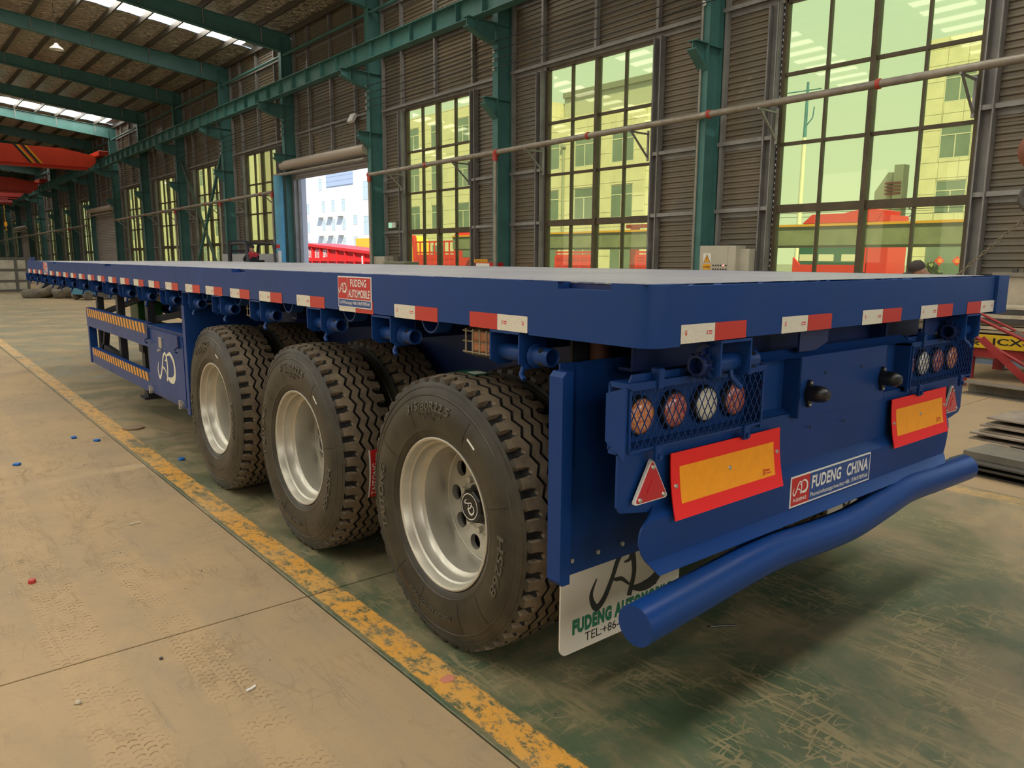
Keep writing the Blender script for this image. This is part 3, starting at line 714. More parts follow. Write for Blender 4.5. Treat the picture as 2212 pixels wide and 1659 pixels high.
# reflective tapes
def tape(o, r, red_first=False, marks=True):
    b = MB(); o = Vector(o); r = Vector(r); u = Vector((0,0,1)); w = .152
    (m0, m1) = (1,0) if red_first else (0,1)
    quad(b, o, r, u, w, .052, m0, .0012); quad(b, o+r*(w+.001), r, u, w, .052, m1, .0012)
    t = tp(b, 'reflective_tape', [TAPE_W, TAPE_R])
    if marks:
        p = MB(); ox = o+(r*(w) if red_first else Vector())
        put_text(p, 'S', ox+r*(.022 if red_first else .112)+u*.020, r, u, .010, .012, .03, .35, 0, .0016)
        quad(p, ox+r*(.034 if red_first else .124)+u*.027, r, u, .016, .004, 0, .0016); quad(p, ox+r*(.033 if red_first else .123)+u*.021, r, u, .017, .0025, 0, .0016)
        quad(p, ox+r*(.125 if red_first else .016)+u*.034, r, u, .012, .0016, 0, .0016); put_text(p, 'o', ox+r*(.126 if red_first else .017)+u*.022, r, u, .010, .010, .02, 0, 0, .0016)
        p.v = [tuple(Vector(v)-TO) for v in p.v]; p.build('tape_print', INK_RED, t)
    return t
RL_, RR_ = Vector((0,-1,0)), Vector((1,0,0))
ty = [.799,1.301,1.775,2.226,2.71,3.158,3.599,4.02,4.491]
while ty[-1] < 11.0: ty.append(ty[-1]+.455)
for i, y in enumerate(ty): tape((0,y,1.277), RL_, i == 0, i < 9)
for i, x in enumerate((.125,.621,1.14,1.614,2.07)): tape((x,-.0,1.279), RR_, i == 4, True)
# maker's boards
def side_board(y):
    b = MB(); o = Vector((-.004,y,1.296)); u = Vector((0,0,1)); w, h = .296, .132
    b.box(-.004, 0, y-w, y, 1.296, 1.296+h, 0)
    r = RL_; quad(b, o+r*.004+u*.036, r, u, .082, h-.041, 1, .0006); quad(b, o+r*.089+u*.036, r, u, w-.093, h-.041, 1, .0006); quad(b, o+r*.004+u*.004, r, u, w-.008, .029, 2, .0006)
    t = tp(b, 'maker_board', [WHITE, SIGN_RED, SIGN_BLUE]); p = MB()
    put_text(p, 'FUDENG', o+r*.118+u*.089, r, u, .140, .032, .018, 0, 0, .0014); put_text(p, 'AUTOMOBILE', o+r*.098+u*.043, r, u, .188, .034, .018, 0, 0, .0014)
    put_text(p, 'Tel/Whatsapp:+8615969789566', o+r*.010+u*.009, r, u, w-.022, .019, .006, 0, 0, .0014); put_emblem(p, o+r*.010+u*.062, r, u, .070, .040, 0, .0014)
    p.v = [tuple(Vector(v)-TO) for v in p.v]; p.build('board_lettering', WHITE, t)
side_board(1.775); side_board(9.95)

# strap winches: brackets > drum, ratchet, handle
def winch_parts():
    br = MB()
    for y in (.0, .149):
        br.prism([(.0,1.272),(.115,1.272),(.115,1.19),(.09,1.158),(.03,1.156),(.0,1.175)], 'y', y-.003, y+.003)
    br.box(0,.115,-.003,.152,1.268,1.276)
    dr = MB(); dr.tube([(.058,.152,1.2),(.058,-.004,1.2)], .028, 18)
    dr.lathe([(-.004,.028),(-.018,.040),(-.026,.040),(-.03,.031),(-.095,.031),(-.098,.029),(-.095,.024),(-.03,.022)], 20, 'y', (.058,0,1.2))
    ra = MB(); p = []
    for k in range(12):
        a = 2*pi*k/12; p += [(.058+.034*cos(a), 1.2+.034*sin(a)), (.058+.048*cos(a+.15), 1.2+.048*sin(a+.15)), (.058+.034*cos(a+.3), 1.2+.034*sin(a+.3))]
    n_ = len(p); inn = [(.058+.030*cos(2*pi*k/36+.0), 1.2+.030*sin(2*pi*k/36)) for k in range(36)]
    for y_ in (.158, .172): ra.add([(a, y_, b_) for a, b_ in p]+[(a, y_, b_) for a, b_ in inn], [(k, (k+1)%36, 36+(k+1)%36, 36+k) for k in range(36)])
    ra.add([(a, .158, b_) for a, b_ in p]+[(a, .172, b_) for a, b_ in p], [(k, (k+1)%36, 36+(k+1)%36, 36+k) for k in range(36)])
    ra.lathe([(.15,.031),(.19,.031),(.19,.024),(.10,.024)], 20, 'y', (.058,0,1.2)); ra.prism([(.02,1.262),(.05,1.266),(.075,1.245),(.07,1.232),(.045,1.25)], 'y', .158, .172)
    ho = MB()
    for k in range(1):
        a = 0; c = Vector((.0317*cos(a), -.065, .0317*sin(a))); e = Vector((.030*cos(a), -.065, .030*sin(a)))
        ho.cyl(e, c, .010, 10)
    ha = MB(); ha.tube([(.05,.028,1.178),(.045,.03,1.155),(.03,.022,1.135),(.028,.005,1.122)], .009, 8)
    ha2 = MB(); ha2.tube([(.058,.05,1.228),(.05,.03,1.222),(.03,.012,1.206),(.022,.006,1.19)], .009, 8)
    return [('drum', dr, BLUE, 40), ('ratchet', ra, BLUE_D, None), ('drum_hole', ho, BLACK, None), ('pawl_hook', ha, BLUE, 40)], br
wp_, wbr = winch_parts()
W_ME = wbr.mesh('strap_winch', BLUE); W_SUB = [(n, b.mesh(n, m, s)) for n, b, m, s in wp_]
def winch(loc, rz=0, hook=True):
    w = obj('strap_winch', W_ME, tr, Vector(loc)-TO, (0,0,rz))
    for n, me in W_SUB:
        if n == 'drum_hole':
            for k in range(4 if loc[1] < 3 else 0): obj(n, me, w, (.058,0,1.2), (0,pi/4+k*pi/2,0))
        elif n != 'pawl_hook' or hook: obj(n, me, w)
wy = [.537,1.338,1.968,2.709,3.346,3.963,4.508,5.17,5.81]
while wy[-1] < 10.9: wy.append(wy[-1]+.63)
for y in wy: winch((.0, y, 0))
winch((.465, .0, 0), pi/2); winch((2.235, .0, 0), pi/2)
hkp = MB(); hkp.lathe([(.06,.055),(.06,.063),(.125,.063),(.125,.055),(.06,.055)], 14, 'x', (0,.06,1.285), a0=pi, a1=2*pi)
HK = hkp.mesh('rope_hook', BLUE, 40)
for y in (1.08,1.74,2.42,3.16,3.76,4.3,4.86,5.52,6.2,6.8,7.45,8.1,8.7): obj('rope_hook', HK, tr, Vector((0,y,0))-TO)

# side marker lamps in wire cages
def marker(y):
    b = MB(); b.cbox(.13,.17,y,y+.165,1.166,1.245,.006); t = tp(b, 'marker_lamp', AMBER)
    q = MB(); q.box(.17,.19,y-.02,y+.19,1.15,1.28); q.v = [tuple(Vector(v)-TO) for v in q.v]; q.build('lamp_back', BLACK, t)
    q = MB()
    for z in (1.165,1.205,1.243): q.tube([(.17,y-.01,z),(.115,y-.0,z),(.115,y+.20,z),(.17,y+.235,z)], .0035, 6)
    for k in range(5): yy = y+.01+k*.042; q.tube([(.17,yy,1.255),(.112,yy,1.25),(.112,yy,1.162),(.165,yy,1.145)], .0035, 6)
    q.v = [tuple(Vector(v)-TO) for v in q.v]; q.build('wire_cage', mat('cage_wire', (.38,.33,.24), .4, metal=.5) if y < 1 else bpy.data.materials['cage_wire'], t)
for y in (.80, 3.03, 5.03, 8.3): marker(y)

# ------------------------------------------------------------------ wheels
def tyre_mesh():
    b = MB(); NP = 46; ph = [0,.06,.12,.20,.32,.44,.50,.56,.68,.84]; K = len(ph); NC = NP*K
    # tread columns: (lateral position, zigzag share, groove flag)
    cols = []
    def C(u, zz, g): cols.append((u, zz, g))
    C(-.132,0,'E'); C(-.127,0,'S'); C(-.110,0,'S'); C(-.096,0,'S'); C(-.088,0,'P'); C(-.080,.0,'P2'); C(-.072,.0,0)
    for c in (-.046, 0., .046):
        C(c-.0065,1,0); C(c-.0055,1,'G'); C(c+.0055,1,'G'); C(c+.0065,1,0)
    C(.072,.0,0); C(.080,.0,'P2'); C(.088,0,'P'); C(.096,0,'S'); C(.110,0,'S'); C(.127,0,'S'); C(.132,0,'E')
    def tri(p): return (4*abs(p-floor(p+.5))-1)
    n = len(cols); A = .0105
    for j in range(NC):
        p = ph[j % K]; th = 2*pi*((j//K)+p)/NP
        inn = .12 <= p <= .56
        for (u, zz, g) in cols:
            r = .538-.010*(u/.127)**2
            if g == 'E': r = .512 if not inn else .503
            if g == 'S' and .12 <= p <= .50: r -= .020
            if g == 'P' and .20 <= p <= .44: r -= .015
            if g == 'P2' and .28 <= p <= .36: r -= .012
            if g == 'G': r -= .015
            x = u + zz*A*tri(p)
            b.v.append((x, r*sin(th), r*cos(th)))
    for j in range(NC):
        j2 = (j+1) % NC; p = ph[j % K]
        for k in range(n-1):
            b.f.append((j*n+k, j*n+k+1, j2*n+k+1, j2*n+k))
            ga, gb = cols[k][2], cols[k+1][2]; m = 1
            if 'G' in (ga, gb): m = 2
            if ga in ('S','P','E') and gb in ('S','P','P2','E') or gb in ('S','P','E') and ga in ('P2','P'):
                if .12 <= p < .50: m = 2
            if 'E' in (ga, gb) and m != 2: m = 0
            b.m.append(m)
    for sg in (-1, 1):                     # side walls with moulded rings
        prof = [(.132,.512),(.137,.500),(.139,.499),(.1405,.493),(.1385,.492),(.147,.472),(.1475,.468),(.150,.466),(.150,.462),(.1485,.460),(.156,.435),(.159,.41),(.157,.38),(.152,.352),(.148,.332),(.148,.328),(.145,.326),(.140,.312),(.134,.303),(.128,.298),(.118,.29)]
        b.lathe([(sg*a, r) for a, r in prof], 92, 'x', mi=0)
    return b.mesh('wheel', [RUB, RUB_T, RUB_G], 32)
TYRE = tyre_mesh()
def rim_mesh():
    b = MB()
    b.lathe([(-.118,.290),(-.128,.295),(-.133,.300),(-.137,.299),(-.138,.294),(-.134,.287),(-.122,.283),(-.106,.279),(-.100,.272),(-.066,.268),(-.056,.262),(-.046,.250),(-.02,.246),(.06,.244),(.085,.247),(.10,.252),(.12,.254),(.135,.262),(.14,.296)], 64, 'x')
    b.lathe([(.088,.252),(.077,.247),(.068,.245),(.070,.241),(.077,.240)], 64, 'x')
    # disc with ten hand holes
    n = 10; ra, rb = .135, .243; rc = .19; hr = .033
    for s in range(n):
        a0 = 2*pi*s/n; da = pi/n; bd = []; ho = []; hi = []
        M = 24
        for k in range(M):
            t = 2*pi*k/M; ct, st = cos(t), sin(t); q = max(abs(ct), abs(st)); bu, bv = ct/q, st/q
            r = (ra+rb)/2+bv*(rb-ra)/2; a = a0+bu*da; bd.append((.077, r*cos(a), r*sin(a)))
            cx = rc*cos(a0)+hr*(bv and st)*cos(a0)-hr*ct*sin(a0); cy = rc*sin(a0)+hr*st*sin(a0)+hr*ct*cos(a0)
            ho.append((.075, cx, cy)); hi.append((.097, cx, cy))
        fs = [(k, (k+1)%M, M+(k+1)%M, M+k) for k in range(M)]+[(M+k, M+(k+1)%M, 2*M+(k+1)%M, 2*M+k) for k in range(M)]
        b.add(bd+ho+hi, fs)
    b.lathe([(.077,.135),(.069,.128),(.061,.116),(.061,.05)], 40, 'x')
    for k in range(10):
        a = 2*pi*(k+.5)/10; b.cyl((.066,.108*cos(a),.108*sin(a)), (.044,.108*cos(a),.108*sin(a)), .014, 6)
    b.lathe([(.125,.05),(.125,.215),(.15,.215)], 32, 'x', mi=1)         # brake drum seen through the holes
    return b.mesh('rim', [STEEL, DARKM], 35)
RIM = rim_mesh()
hc = MB(); hc.lathe([(.062,.084),(.045,.082),(.04,.074),(.010,.070),(.004,.064),(.004,.0)], 8, 'x'); HUB = hc.mesh('hub_cap', BLACK)
em = MB(); put_emblem(em, (.003,.033,-.018), (0,-1,0), (0,0,1), .066, .040); 
for k in range(40):
    a, a2 = 2*pi*k/40, 2*pi*(k+1)/40; em.add([(.0028,.054*cos(a),.054*sin(a)),(.0028,.054*cos(a2),.054*sin(a2)),(.0028,.050*cos(a2),.050*sin(a2)),(.0028,.050*cos(a),.050*sin(a))], [(0,1,2,3)])
HEM = em.mesh('hub_emblem', WHITE)
def arc_text(mb, s, r, ang, h, wid, bold=.015, flip=False):     # raised letters along the outer side wall; ang 0 = top, clockwise seen from outside
    vs, fs = glyphs(s, bold, .12); o = len(mb.v); arc = wid/r
    out = []
    for lift in (0, .0035):
        for a, v in vs:
            t = ang + (a-.5)*arc; rr = r+(v-.5)*h
            if flip: t = ang-(a-.5)*arc; rr = r-(v-.5)*h
            x = -(sidewall_x(rr)+lift*1.5-.001); out.append((x, -rr*sin(t), rr*cos(t)))
    n = len(vs); from_edges = {}
    mb.add(out, [tuple(i+n for i in f) for f in fs])
    for f in fs:
        for i in range(len(f)):
            e = (f[i], f[(i+1)%len(f)]); k = tuple(sorted(e)); from_edges.setdefault(k, []).append(e)
    sides = [e[0] for e in from_edges.values() if len(e) == 1]
    for a, b_ in sides: mb.f.append((o+a, o+b_, o+b_+n, o+a+n)); mb.m.append(0)
def sidewall_x(r):
    P = [(.298,.128),(.312,.140),(.332,.148),(.352,.152),(.38,.157),(.41,.159),(.435,.156),(.46,.150),(.472,.147)]
    for (r0,x0),(r1,x1) in zip(P, P[1:]):
        if r <= r1: return x0+(x1-x0)*(r-r0)/(r1-r0)
    return .147
LETS = []
for a_ in (('315/80R22.5', .424, -.12, .034, .30), ('TAITONG', .408, -1.62, .034, .28), ('HS268', .405, 1.78, .034, .24), ('ALL STEEL TUBELESS', .392, -.10, .012, .17, .01), ('RADIAL', .374, -.10, .012, .07, .01), ('TUBELESS REGROOVABLE', .40, pi+.12, .016, .30, .01)):
    lt = MB(); arc_text(lt, *a_); lt.m = [0]*len(lt.f); LETS.append(lt.mesh('sidewall_lettering', LETTER))
lt = MB(); a = 0
for k in range(6):
    r0 = .345+k*.018; r1 = r0+.018; lt.add([(-(sidewall_x(r0)+.001),-r0*sin(a),r0*cos(a)),(-(sidewall_x(r1)+.001),-r1*sin(a),r1*cos(a)),(-(sidewall_x(r1)+.001),-r1*sin(a+.006),r1*cos(a+.006)),(-(sidewall_x(r0)+.001),-r0*sin(a+.006),r0*cos(a+.006))], [(0,1,2,3)])
MOULD = lt.mesh('moulded_line', RUB_G)
wt = MB()
for rr in ((.385,.004),):
    a = .62; e = Vector((-(.1585),-.40*sin(a),.40*cos(a))); tdir = Vector((0,-cos(a),-sin(a))); rdir = Vector((0,-sin(a),cos(a)))
    wt.add([e-tdir*.026-rdir*.007, e+tdir*.026-rdir*.007, e+tdir*.026+rdir*.007, e-tdir*.026+rdir*.007], [(0,1,2,3)])
WTAG = wt.mesh('white_tag', WHITE)
AX = (1.037, 2.349, 3.657)
def wheel(x, y, flip, rim=True, spin=0, full=False):
    w = obj('wheel', TYRE, tr, Vector((x, y, .535))-TO, (spin, 0, pi if flip else 0))
    if rim:
        obj('rim', RIM, w)
        if full:
            for me in LETS: obj('sidewall_lettering', me, w)
            for a in (.5,-.42,1.25,-1.05,2.35,2.75,-2.4,-2.85): obj('moulded_line', MOULD, w, rot=(a,0,0))
            obj('white_tag', WTAG, w)
        h = obj('hub_cap', HUB, w, rot=(.25 if full else 0,0,0)); obj('hub_emblem', HEM, w, rot=((.9,0,0)))
    return w
spins = (0, .12, -.18)
WH = []
for i, y in enumerate(AX):
    WH.append(wheel(.164, y, False, True, spins[i], True)); wheel(.512, y, True, False, .3*i)
    wheel(2.336, y, True, True, .2*i); wheel(1.988, y, False, False, .1)
    b = MB(); b.tube([(.40,y,.535),(2.1,y,.535)], .065, 16); b.box(.6,.84,y-.09,y+.09,.55,.64); b.box(1.66,1.9,y-.09,y+.09,.55,.64); tp(b, 'axle', DARKM, 40)
# paper label hanging on the middle tyre's tread
lb = MB(); r = Vector((.94,-.34,0)); r = Vector((1,0,0)); ly = AX[1]-.556
def curvq(b, a0, a1, x0, x1, rad, mi):
    n = 8
    for k in range(n):
        t0 = a0+(a1-a0)*k/n; t1 = a0+(a1-a0)*(k+1)/n
        P = lambda x, t: (x, -rad*cos(t), rad*sin(t)); b.add([P(x0,t0),P(x1,t0),P(x1,t1),P(x0,t1)], [(0,1,2,3)], mi)
A0_, A1_ = -.30, .14
curvq(lb, A0_, A1_, -.02, .085, .5405, 0); curvq(lb, A0_, A1_, -.012, .036, .5412, 1)
def lab_text(b, s, x0, x1, a0, a1, mi):
    vs, fs = glyphs(s, .01); b.add([(x1+(x0-x1)*v, -.5418*cos(a0+(a1-a0)*u), .5418*sin(a0+(a1-a0)*u)) for u, v in vs], fs, mi)
lab_text(lb, 'TAITONG', -.004, .028, A0_+.02, .02, 0); lab_text(lb, '315/80R22.5 20PR HS268', .046, .062, A0_+.04, .03, 2)
p = []
for k in range(14): a = 2*pi*k/14; p.append((.032+.018*cos(a), -.5424*cos(.085+.034*sin(a)), .5424*sin(.085+.034*sin(a))))
lb.add(p, [tuple(range(14))], 2)
p = [(x, -.5430*cos(a), .5430*sin(a)) for x, a in ((.02,.06),(.05,.06),(.045,.11),(.03,.11))]; lb.add(p, [(0,1,2,3)], 3)
lb.build('tread_label', [WHITE, SIGN_RED, INK_BLK, YEL], WH[1], rot=(-spins[1],0,0))
lb2 = MB()
def topq(b, a0, a1, x0, x1, rad, mi):
    for k in range(6):
        t0 = a0+(a1-a0)*k/6; t1 = a0+(a1-a0)*(k+1)/6; P = lambda x, t: (x, rad*sin(t), rad*cos(t)); b.add([P(x0,t0),P(x1,t0),P(x1,t1),P(x0,t1)], [(0,1,2,3)], mi)
topq(lb2, -.12, .22, -.02, .06, .5405, 0); topq(lb2, -.10, .0, -.01, .05, .5412, 1)
lb2.build('tread_label', [INK_GRN, WHITE], WH[0])
# springs and hangers
for x in (.72, 1.78):
    for y in (.36, 1.69, 3.0, 4.34):
        b = MB(); b.prism([(y-.1,.84),(y+.1,.84),(y+.05,.55),(y-.05,.55)], 'x', x-.05, x+.05); tp(b, 'spring_hanger', BLUE_D)
    for y in AX:
        b = MB()
        for k in range(5): b.prism([(y-.62+.09*k,.66-.012*k),(y,.70-.012*k),(y+.62-.09*k,.66-.012*k),(y+.62-.09*k,.649-.012*k),(y,.689-.012*k),(y-.62+.09*k,.649-.012*k)], 'x', x-.04, x+.04)
        tp(b, 'leaf_spring', DARKM)
b = MB(); b.tube([(.95,3.2,.98),(.95,4.3,.98)], .14, 20); tp(b, 'air_tank', BLUE_D, 40)
b = MB(); b.tube([(.30,.47,1.28),(.30,.47,1.17)], .035, 12); b.box(.26,.42,.40,.54,1.155,1.167); tp(b, 'rubber_buffer', mat('buffer_rust', (.10,.04,.025), .7), 40)
b = MB(); b.tube([(2.2,.47,1.28),(2.2,.47,1.19)], .05, 12); b.tube([(2.2,.47,1.19),(2.2,.47,1.18)], .07, 12); b.tube([(2.2,.47,1.18),(2.2,.47,1.05)], .02, 12); tp(b, 'rubber_buffer', DARKM, 40)
# fender plates and mud flaps
def fender(x0, mir):
    X = (lambda x: 2.5-x) if mir else (lambda x: x)
    b = MB(); P = [(.0,1.17),(.0,.50),(.012,.486),(.045,.486),(.045,1.17)]
    b.prism([(X(.005),1.155),(X(.02),1.17),(X(.048),1.17),(X(.048),.49),(X(.015),.49),(X(.005),.505)], 'y', .335, .395)
    b.prism([(X(.04),1.19),(X(.60),1.19),(X(.60),.49),(X(.04),.49)], 'y', .385, .392)
    b.prism([(X(.10),1.19),(X(.13),1.19),(X(.13),.85),(X(.10),.85)], 'y', .375, .387)
    for q in (.10,.22,.34,.5): b.tube([(X(q),.386,.54),(X(q),.377,.54)], .008, 8, mi=1)
    b.bar((X(.42),.36,1.06),(X(.20),.30,1.06),.012,.05); b.bar((X(.42),.36,1.06),(X(.42),.36,1.17),.05,.012); b.bar((X(.35),.37,1.17),(X(.5),.37,1.17),.12,.01)
    f = tp(b, 'fender_plate', [BLUE, GALV]); f.name = 'fender_plate'
    m = MB(); x0, x1 = (.065,.675) if not mir else (1.765, 2.42); pts = [(x0,.52)]
    for k in range(7): a = pi+pi/2*k/6; pts.append((x0+.03+.03*cos(a), .205+.03+.03*sin(a)))
    for k in range(7): a = 1.5*pi+pi/2*k/6; pts.append((x1-.03+.03*cos(a), .205+.03+.03*sin(a)))
    pts.append((x1,.52)); m.prism(pts, 'y', .393, .399)
    t = tp(m, 'mud_flap', mat('mud_flap_white', (.60,.56,.48), .5) if not mir else bpy.data.materials['mud_flap_white'])
    p = MB(); o = Vector((x0, .393, .205)); put_text(p, 'FUDENG AUTOMOBILE', o+Vector((.055,0,.062)), (1,0,0), (0,0,1), .51, .055, .07, 0, 1); put_text(p, 'TEL:+86-15969789566', o+Vector((.115,0,.022)), (1,0,0), (0,0,1), .42, .032, .004, 0, 0)
    put_emblem(p, o+Vector((.14,0,.125)), (1,0,0), (0,0,1), .36, .185, 0)
    p.v = [tuple(Vector(v)-TO) for v in p.v]; p.build('flap_lettering', [INK_BLK, INK_GRN], t)
fender(0, False); fender(0, True)
b = MB(); b.box(.03,.62,4.09,4.10,.42,1.18); b.box(.0,.03,4.09,4.15,.42,1.18); tp(b, 'front_fender_plate', BLUE)

# ------------------------------------------------------------------ rear lamp panel and under-run bar
def lampbox(mir):
    X = (lambda x: 2.5-x) if mir else (lambda x: x)
    b = MB(); B = lambda x0, x1, *a: b.box(min(X(x0),X(x1)), max(X(x0),X(x1)), *a)
    B(.03,.70,.165,.172,.965,1.16)                       # recessed back
    B(.03,.705,.112,.168,.955,.972); B(.03,.705,.095,.168,1.15,1.165)   # bottom and top trays
    b.prism([(X(.05),1.150),(X(.07),1.185),(X(.70),1.185),(X(.70),1.150)], 'y', .118, .124)
    B(.695,.705,.10,.168,.95,1.16)
    if mir: B(.024,.034,.10,.168,.95,1.16)
    if not mir: b.prism([(.10,1.155),(.175,1.13),(.175,.99),(.10,.945)], 'x', .024, .032)
    p = tp(b, 'lamp_housing', BLUE)
    for j, (x, m) in enumerate(((.145,AMBER),(.30,LRED),(.455,LWHITE),(.61,LRED))):
        q = MB(); q.lathe([(.0,.062),(-.012,.062),(-.02,.056),(-.02,.0)], 24, 'y', (X(x),.165,1.052)); t = tp(q, 'lamp_bezel', BLACK, 40)
        q = MB(); q.lathe([(-.018,.053),(-.026,.048),(-.031,.03),(-.033,0)], 24, 'y', (X(x),.165,1.052)); q.v = [tuple(Vector(v)-TO) for v in q.v]; q.build('lamp_lens', m, t, smooth=60)
    q = MB(); x0, x1, z0, z1, y = .04, .69, .968, 1.147, .098
    def seg(a, c):
        A = Vector((X(a[0]),y,a[1])); Cc = Vector((X(c[0]),y,c[1])); q.bar(A, Cc, .0022, .0022, up=(0,1,0))
    px, pz = .031, .052; k = -8
    for d in (1, -1):
        c = x0-(z1-z0)*px/pz-px
        while c < x1+(z1-z0)*px/pz+px:
            a = [c, z0]; e = [c+d*(z1-z0)*px/pz, z1]
            def clip(p0, p1):
                t0, t1 = 0., 1.; dx = p1[0]-p0[0]
                for lim, sgn in ((x0,1),(x1,-1)):
                    den = dx*sgn; num = (lim-p0[0])*sgn
                    if den > 0: t0 = max(t0, num/den)
                    elif den < 0: t1 = min(t1, num/den)
                if t0 < t1-.02: seg((p0[0]+dx*t0, p0[1]+(p1[1]-p0[1])*t0), (p0[0]+dx*t1, p0[1]+(p1[1]-p0[1])*t1))
            clip(a, e); c += px
    for a, c in (((x0,z0),(x1,z0)),((x0,z1),(x1,z1)),((x0,z0),(x0,z1)),((x1,z0),(x1,z1))): q.bar((X(a[0]),y,a[1]),(X(c[0]),y,c[1]),.007,.007,up=(0,1,0))
    q.v = [tuple(Vector(v)-TO) for v in q.v]; q.build('lamp_guard_mesh', BLUE, p)
    for x in (.16, .60):
        for lo in (0, 1):
            q = MB()
            if lo: q.cbox(min(X(x-.014),X(x+.014)), max(X(x-.014),X(x+.014)), .085,.100,.925,.975,.003); q.tube([(X(x),.086,.94),(X(x),.078,.94)], .009, 6)
            else: q.cbox(min(X(x-.012),X(x+.012)), max(X(x-.012),X(x+.012)), .085,.12,1.14,1.20,.003)
            q.v = [tuple(Vector(v)-TO) for v in q.v]; q.build('mesh_clip', BLUE, p)
lampbox(False); lampbox(True)
b = MB()
b.prism([(.03,.965),(2.47,.965),(2.47,.80),(2.45,.78),(2.30,.755),(.19,.755),(.045,.78),(.03,.80)], 'y', .128, .136)
b.box(.93,1.58,.10,.107,.95,1.17); b.prism([(.10,1.17),(.107,1.17),(.15,1.195),(.15,1.19)], 'x', .70, 1.80)
for (x0, x1) in ((.705,.93),(1.58,1.795)):
    b.add([(x0,.128,.96),(x1,.128,.96),(x1,.17,.985),(x0,.17,.985)], [(0,1,2,3)]); b.add([(x0,.17,.985),(x1,.17,.985),(x1,.17,1.19),(x0,.17,1.19)], [(0,1,2,3)])
for x in (.93, 1.58): b.box(x-.003,x+.003,.10,.17,.95,1.17)
b.box(.705,1.795,.165,.172,.96,1.19)
for x, z in ((1.10,1.10),(1.37,1.10),(1.05,.90),(1.30,.89)): b.tube([(x,.0995 if z > .95 else .117,z),(x,.098 if z > .95 else .1155,z)], .006, 8, mi=1)
tp(b, 'rear_panel', [BLUE, BLACK])
# lower channel: curved ends
prof = [(.130,.776),(.124,.770),(.104,.748),(.098,.741)]+[(.097,.741-.126*j/8) for j in range(1,9)]+[(.090,.607),(.066,.590),(.060,.584)]
b = MB(); vs = []
for (y, z) in prof:
    E_ = [(.584,.150,2.17),(.607,.142,2.235),(.64,.115,2.25),(.68,.098,2.262),(.72,.102,2.266),(.741,.125,2.27),(.755,.165,2.30),(.776,.190,2.33)]
    for (z0_,a0_,c0_),(z1_,a1_,c1_) in zip(E_, E_[1:]):
        if z0_-1e-6 <= z <= z1_+1e-6: f_ = (z-z0_)/(z1_-z0_); a, c = a0_+(a1_-a0_)*f_, c0_+(c1_-c0_)*f_
    for yy in (y, y+.007): vs += [(a,yy,z),(c,yy,z)]
L = len(prof); fs = []
for i in range(L-1):
    o = i*4; n_ = o+4; fs += [(o,o+1,n_+1,n_),(o+2,n_+2,n_+3,o+3),(o,n_,n_+2,o+2),(o+1,o+3,n_+3,n_+1)]
fs += [(0,2,3,1),((L-1)*4,(L-1)*4+1,(L-1)*4+3,(L-1)*4+2)]
b.add(vs, fs); tp(b, 'rear_channel', BLUE, 30)
# reflectors
def retro(x0, x1, bend):
    b = MB(); z0, z1 = .728, .932; n = 6; y = .104
    def P(x, z, l): 
        t = (z-z0)/(z1-z0); return (x, y-.03*(1-t)**2*.9-l, z)
    def grid(xa, xb, za, zb, l, mi):
        vs = []; 
        for k in range(n+1):
            z = za+(zb-za)*k/n; vs += [P(xa,z,l), P(xb,z,l)]
        b.add(vs, [(2*k,2*k+1,2*k+3,2*k+2) for k in range(n)], mi)
    grid(x0,x1,z0,z1,0,0); grid(x0,x1,z0,z1,-.003,0); grid(x0+.04,x1-.04,z0+.045,z1-.045,.0007,1)
    t = tp(b, 'reflector_board', [REFL_RED, REFL_YEL], 40); q = MB()
    for x, z in ((x0+.02,(z0+z1)/2-.0),(x1-.02,(z0+z1)/2+.02),((x0+x1)/2,(z0+z1)/2+.01)): p0 = P(x,z,.0); q.lathe([(0,.008),(-.004,.0065),(-.005,0)], 12, 'y', p0)
    q.v = [tuple(Vector(v)-TO) for v in q.v]; q.build('screw', GALV, t, smooth=50)
    q = MB(); o = Vector(P(x1-.115, z0+.055, .0016)); put_text(q, 'S', o, (1,0,0), (0,0,1), .014, .022, .03, .35); quad(q, o+Vector((.017,0,.012)), (1,0,0), (0,0,1), .022, .006, 0, .0008); quad(q, o+Vector((.014,0,.003)), (1,0,0), (0,0,1), .036, .003, 0, .0008)
    q.v = [tuple(Vector(v)-TO) for v in q.v]; q.build('reflector_print', INK_RED, t)
retro(.236,.826,1); retro(1.672,2.215,1)
def triangle(cx):
    b = MB(); z0, z1 = .80, .935; w = .078; P = [(cx-w,z0),(cx+w,z0),(cx,z1)]; Q = []
    for i in range(3):
        a = Vector(P[i]); c = (Vector(P[i-1])-a).normalized(); e = (Vector(P[(i+1)%3])-a).normalized(); Q += [tuple(a+c*.012), tuple(a+(c+e)*.004), tuple(a+e*.012)]
    b.prism(Q, 'y', .107, .117, 0); g_ = Vector((cx, z0+.043)); Q2 = [tuple(g_+(Vector(q)-g_)*.9) for q in Q]; b.prism(Q2, 'y', .1035, .108, 1); Q3 = [tuple(g_+(Vector(q)-g_)*.32) for q in Q]; b.prism(Q3, 'y', .102, .1036, 1)
    t = tp(b, 'warning_triangle', [WHITE, TRI_RED]); q = MB()
    for i in range(3): p0 = g_+(Vector(P[i])-g_)*.68; q.lathe([(0,.008),(-.004,.0065),(-.005,0)], 12, 'y', (p0.x,.1035,p0.y))
    q.v = [tuple(Vector(v)-TO) for v in q.v]; q.build('screw', GALV, t, smooth=50)
triangle(.155); triangle(2.30)
